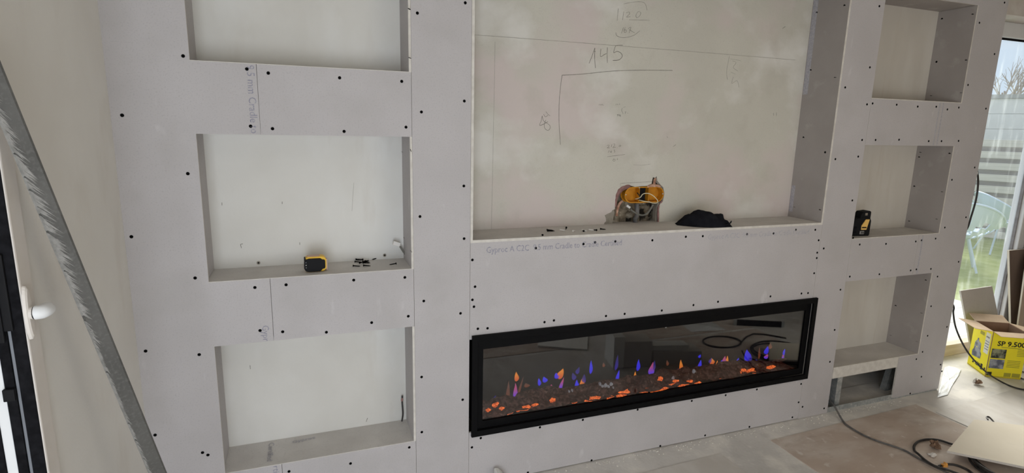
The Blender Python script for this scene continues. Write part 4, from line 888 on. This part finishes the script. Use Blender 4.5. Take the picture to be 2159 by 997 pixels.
# ---------------- things that the photograph shows only as reflections in the fireplace glass
def rthing(mb, name, m_, loc, rz, label, cat):
    o = mb.build(name, m_); o.location = loc; o.rotation_euler = (0, 0, rz); return tag(o, label, cat)
rthing(MB().box(-.04, .04, -.10, .10, 0, .245), 'storage_box', 'printw', (2.455, -1.06, .004), .2, 'tall white box on the floor, reflected in the fireplace glass', 'box')
rthing(MB().box(-.11, .11, -.08, .08, 0, .20), 'storage_box', 'greyb', (2.60, -1.02, .004), .2, 'grey carton beside the tall white box, reflected in the fireplace glass', 'box')
rthing(MB().box(-.19, .19, -.09, .09, 0, .10), 'low_carton', 'greyb', (2.93, -.98, .004), .25, 'low grey carton right of the white box, reflected in the fireplace glass', 'box')
rthing(MB().box(-.14, .14, -.05, .05, 0, .04), 'plaster_block', 'printw', (2.88, -.98, .1045), .25, 'flat white block on the low carton, reflected in the fireplace glass', 'block')
rthing(MB().prism([(-.2, 0), (.2, 0), (.2, .012), (-.2, .012)], -.22, .22), 'board_offcut', 'printw', (2.30, -1.62, .005), .5, 'white board offcut on the floor, reflected at the left in the fireplace glass', 'board')
sl = tag(empty('spirit_level', (4.16, -1.38, .006), (0, 0, .43)), 'black spirit level on the floor, reflected in the fireplace glass', 'spirit level')
MB().box(-.20, .20, -.012, .012, 0, .05).build('level_body', 'blackp', sl); MB().box(-.225, -.20, -.013, .013, 0, .052).build('end_cap', 'zinc', sl); MB().box(.20, .225, -.013, .013, 0, .052).build('end_cap', 'zinc', sl)
rthing(MB().add([(-.17, -.1, .0), (.15, -.12, .002), (.18, .1, .0), (.02, .06, .03), (-.16, .12, .001)], [(0, 1, 3), (1, 2, 3), (2, 4, 3), (4, 0, 3)]), 'paper_sheet', 'paperpatch', (3.64, -1.52, .006), .2, 'folded white paper on the floor, reflected in the fireplace glass', 'paper')
pts = [Vector((3.55+.17*math.cos(t*.35), -1.15+.12*math.sin(t*.35), .012)) for t in range(22)]+[Vector((3.95, -1.22, .012)), Vector((4.15, -1.05, .012))]
c8 = MB().tube(spline(pts, 3), .007, 6).build('cable_loop', 'cable', smooth=True); tag(c8, 'dark cable loop on the floor, reflected in the fireplace glass', 'cable')

# ================================================================== OUTSIDE
GZ = -.10
pv = struct('ground_patio', 'pale paved patio outside the garden window')
MB().box(4.4, 7.35, .53, 6, GZ-.1, GZ-.008).build('paving_bed', 'mortar', pv)
slab0 = MB().box(.003, .297, .003, .297, -.03, 0).build('paving_slab', 'paving', pv); fst = True
for i in range(9):
    for j in range(10):
        loc = (4.62+.3*i, .54+.3*j, GZ+random.uniform(-.001, .001))
        if fst: slab0.location = loc; fst = False
        else: inst(slab0, 'paving_slab', pv, loc)
lw_ = MB().box(7.35, 40, -25, 30, GZ-.1, GZ-.01).box(4.4, 7.35, 6, 30, GZ-.1, GZ-.01).build('lawn', 'grass'); lw_['kind'] = 'structure'; lw_['label'] = 'green lawn beyond the patio'; lw_['category'] = 'lawn'
# fence: frontal to the window view, slats on posts
fx, fy = 12.25, 3.95
fe = Vector((.42, -.9075, 0)); ang = math.atan2(fe.y, fe.x)
fn = tag(empty('slat_fence', (fx, fy, GZ), (0, 0, ang)), 'pale horizontal slat fence beyond the lawn', 'fence')
s0 = MB().box(-2.6, 3.4, -.012, .012, 0, .125).build('slat', 'fence', fn, bevel=.003); s0.location = (0, -.035, .03)
for k in range(1, 9): inst(s0, 'slat', fn, (0, -.035, .03+.207*k))
s1 = MB().box(-2.6, 3.4, -.012, .012, 0, .125).build('slat', 'fenced', fn, bevel=.003); s1.location = (0, .035, .135)
for k in range(1, 8): inst(s1, 'slat', fn, (0, .035, .135+.207*k))
p0 = MB().box(-.04, .04, -.02, .02, 0, 1.86).build('post', 'fence', fn); p0.location = (-2.5, 0, 0)
for x in (-.9, .75, 2.4): inst(p0, 'post', fn, (x, 0, 0))
# white shed behind
sd = tag(empty('garden_shed', (13.6, 4.9, GZ), (0, 0, ang)), 'white boarded shed wall standing behind the fence', 'shed')
MB().box(-3.5, 5, .02, 1.5, 0, 2.62).build('shed_body', 'shed', sd)
q0 = MB().box(-3.5, 5, -.012, .02, .004, .296).build('cladding_board', 'shed', sd)
for k in range(1, 9): inst(q0, 'cladding_board', sd, (0, 0, .3*k-.08))
MB().box(-3.55, 5.05, -.05, 1.55, 2.62, 2.70).build('roof_edge', 'shedd', sd)
# bare tree behind the shed
tr0 = tag(empty('bare_tree', (17.6, 7.2, GZ)), 'bare leafless tree behind the white shed', 'tree')
rt_ = random.Random(5)
def branch(p, d, l, r, depth, mb):
    q = p+d*l; mid = p+d*l*.5+Vector((rt_.uniform(-1, 1), rt_.uniform(-1, 1), 0))*l*.06; mb.tube([p, mid, q], [r, r*.8, r*.6], 5)
    if depth:
        for k in range(3):
            nd = (d+Vector((rt_.uniform(-.8, .8), rt_.uniform(-.8, .8), rt_.uniform(-.1, .6)))).normalized(); branch(p+d*l*rt_.uniform(.5, 1), nd, l*rt_.uniform(.55, .8), r*.55, depth-1, mb)
MB().tube([(0, 0, 0), (.03, .02, 1.6), (0, .05, 2.4)], [.10, .08, .07], 8).build('trunk', 'bark', tr0)
mb = MB()
for k in range(5): branch(Vector((0, .05, 2.3)), Vector((rt_.uniform(-.6, .6), rt_.uniform(-.6, .6), 1)).normalized(), .75, .035, 3, mb)
mb.build('branches', 'bark', tr0)
# woven garden chairs
def make_chair():
    root = empty('garden_chair')
    vs = []; fs = []; nr, na = 7, 28
    for i in range(nr+1):
        t = i/nr
        for j in range(na):
            a = 2*PI*j/na; back = .5+.5*math.sin(a)
            rr = .13+.26*t; vs.append((rr*1.08*math.cos(a), rr*.92*math.sin(a), .40+t**1.6*(.07+.40*back**1.4)))
    for i in range(nr):
        for j in range(na):
            if i in (1, 2, 3, 4) and j % 3 == (i % 3): continue
            fs.append((i*na+j, i*na+(j+1) % na, (i+1)*na+(j+1) % na, (i+1)*na+j))
    fs.append(tuple(range(na-1, -1, -1)))
    o = MB().add(vs, fs).build('seat_shell', 'chair', root); sol = o.modifiers.new('thickness', 'SOLIDIFY'); sol.thickness = .012
    rim = MB().tube([vs[nr*na+j] for j in range(na)]+[vs[nr*na]], .014, 6).build('rim', 'chair', root, smooth=True)
    for sx_ in (-1, 1):
        for sy_ in (-1, 1): MB().tube([(.10*sx_, .10*sy_, .405), (.22*sx_, .20*sy_, 0)], .013, 8).build('leg', 'chair', root)
    return root
ch = make_chair(); tag(ch, 'pale blue woven bucket chair at the right in front of the fence', 'chair', 'garden chairs by the fence'); ch.location = (10.9, 3.25, GZ); ch.rotation_euler = (0, 0, .95); ch.scale = (1.12, 1.12, 1.12)
c2_ = copy_thing(ch); c2_.location = (9.75, 3.55, GZ); c2_.rotation_euler = (0, 0, 2.5); c2_['label'] = 'pale blue woven bucket chair in the middle of the three by the fence'
c3_ = copy_thing(ch); c3_.location = (9.0, 2.75, GZ); c3_.rotation_euler = (0, 0, 2.2); c3_['label'] = 'pale blue woven bucket chair half hidden behind the wall end'
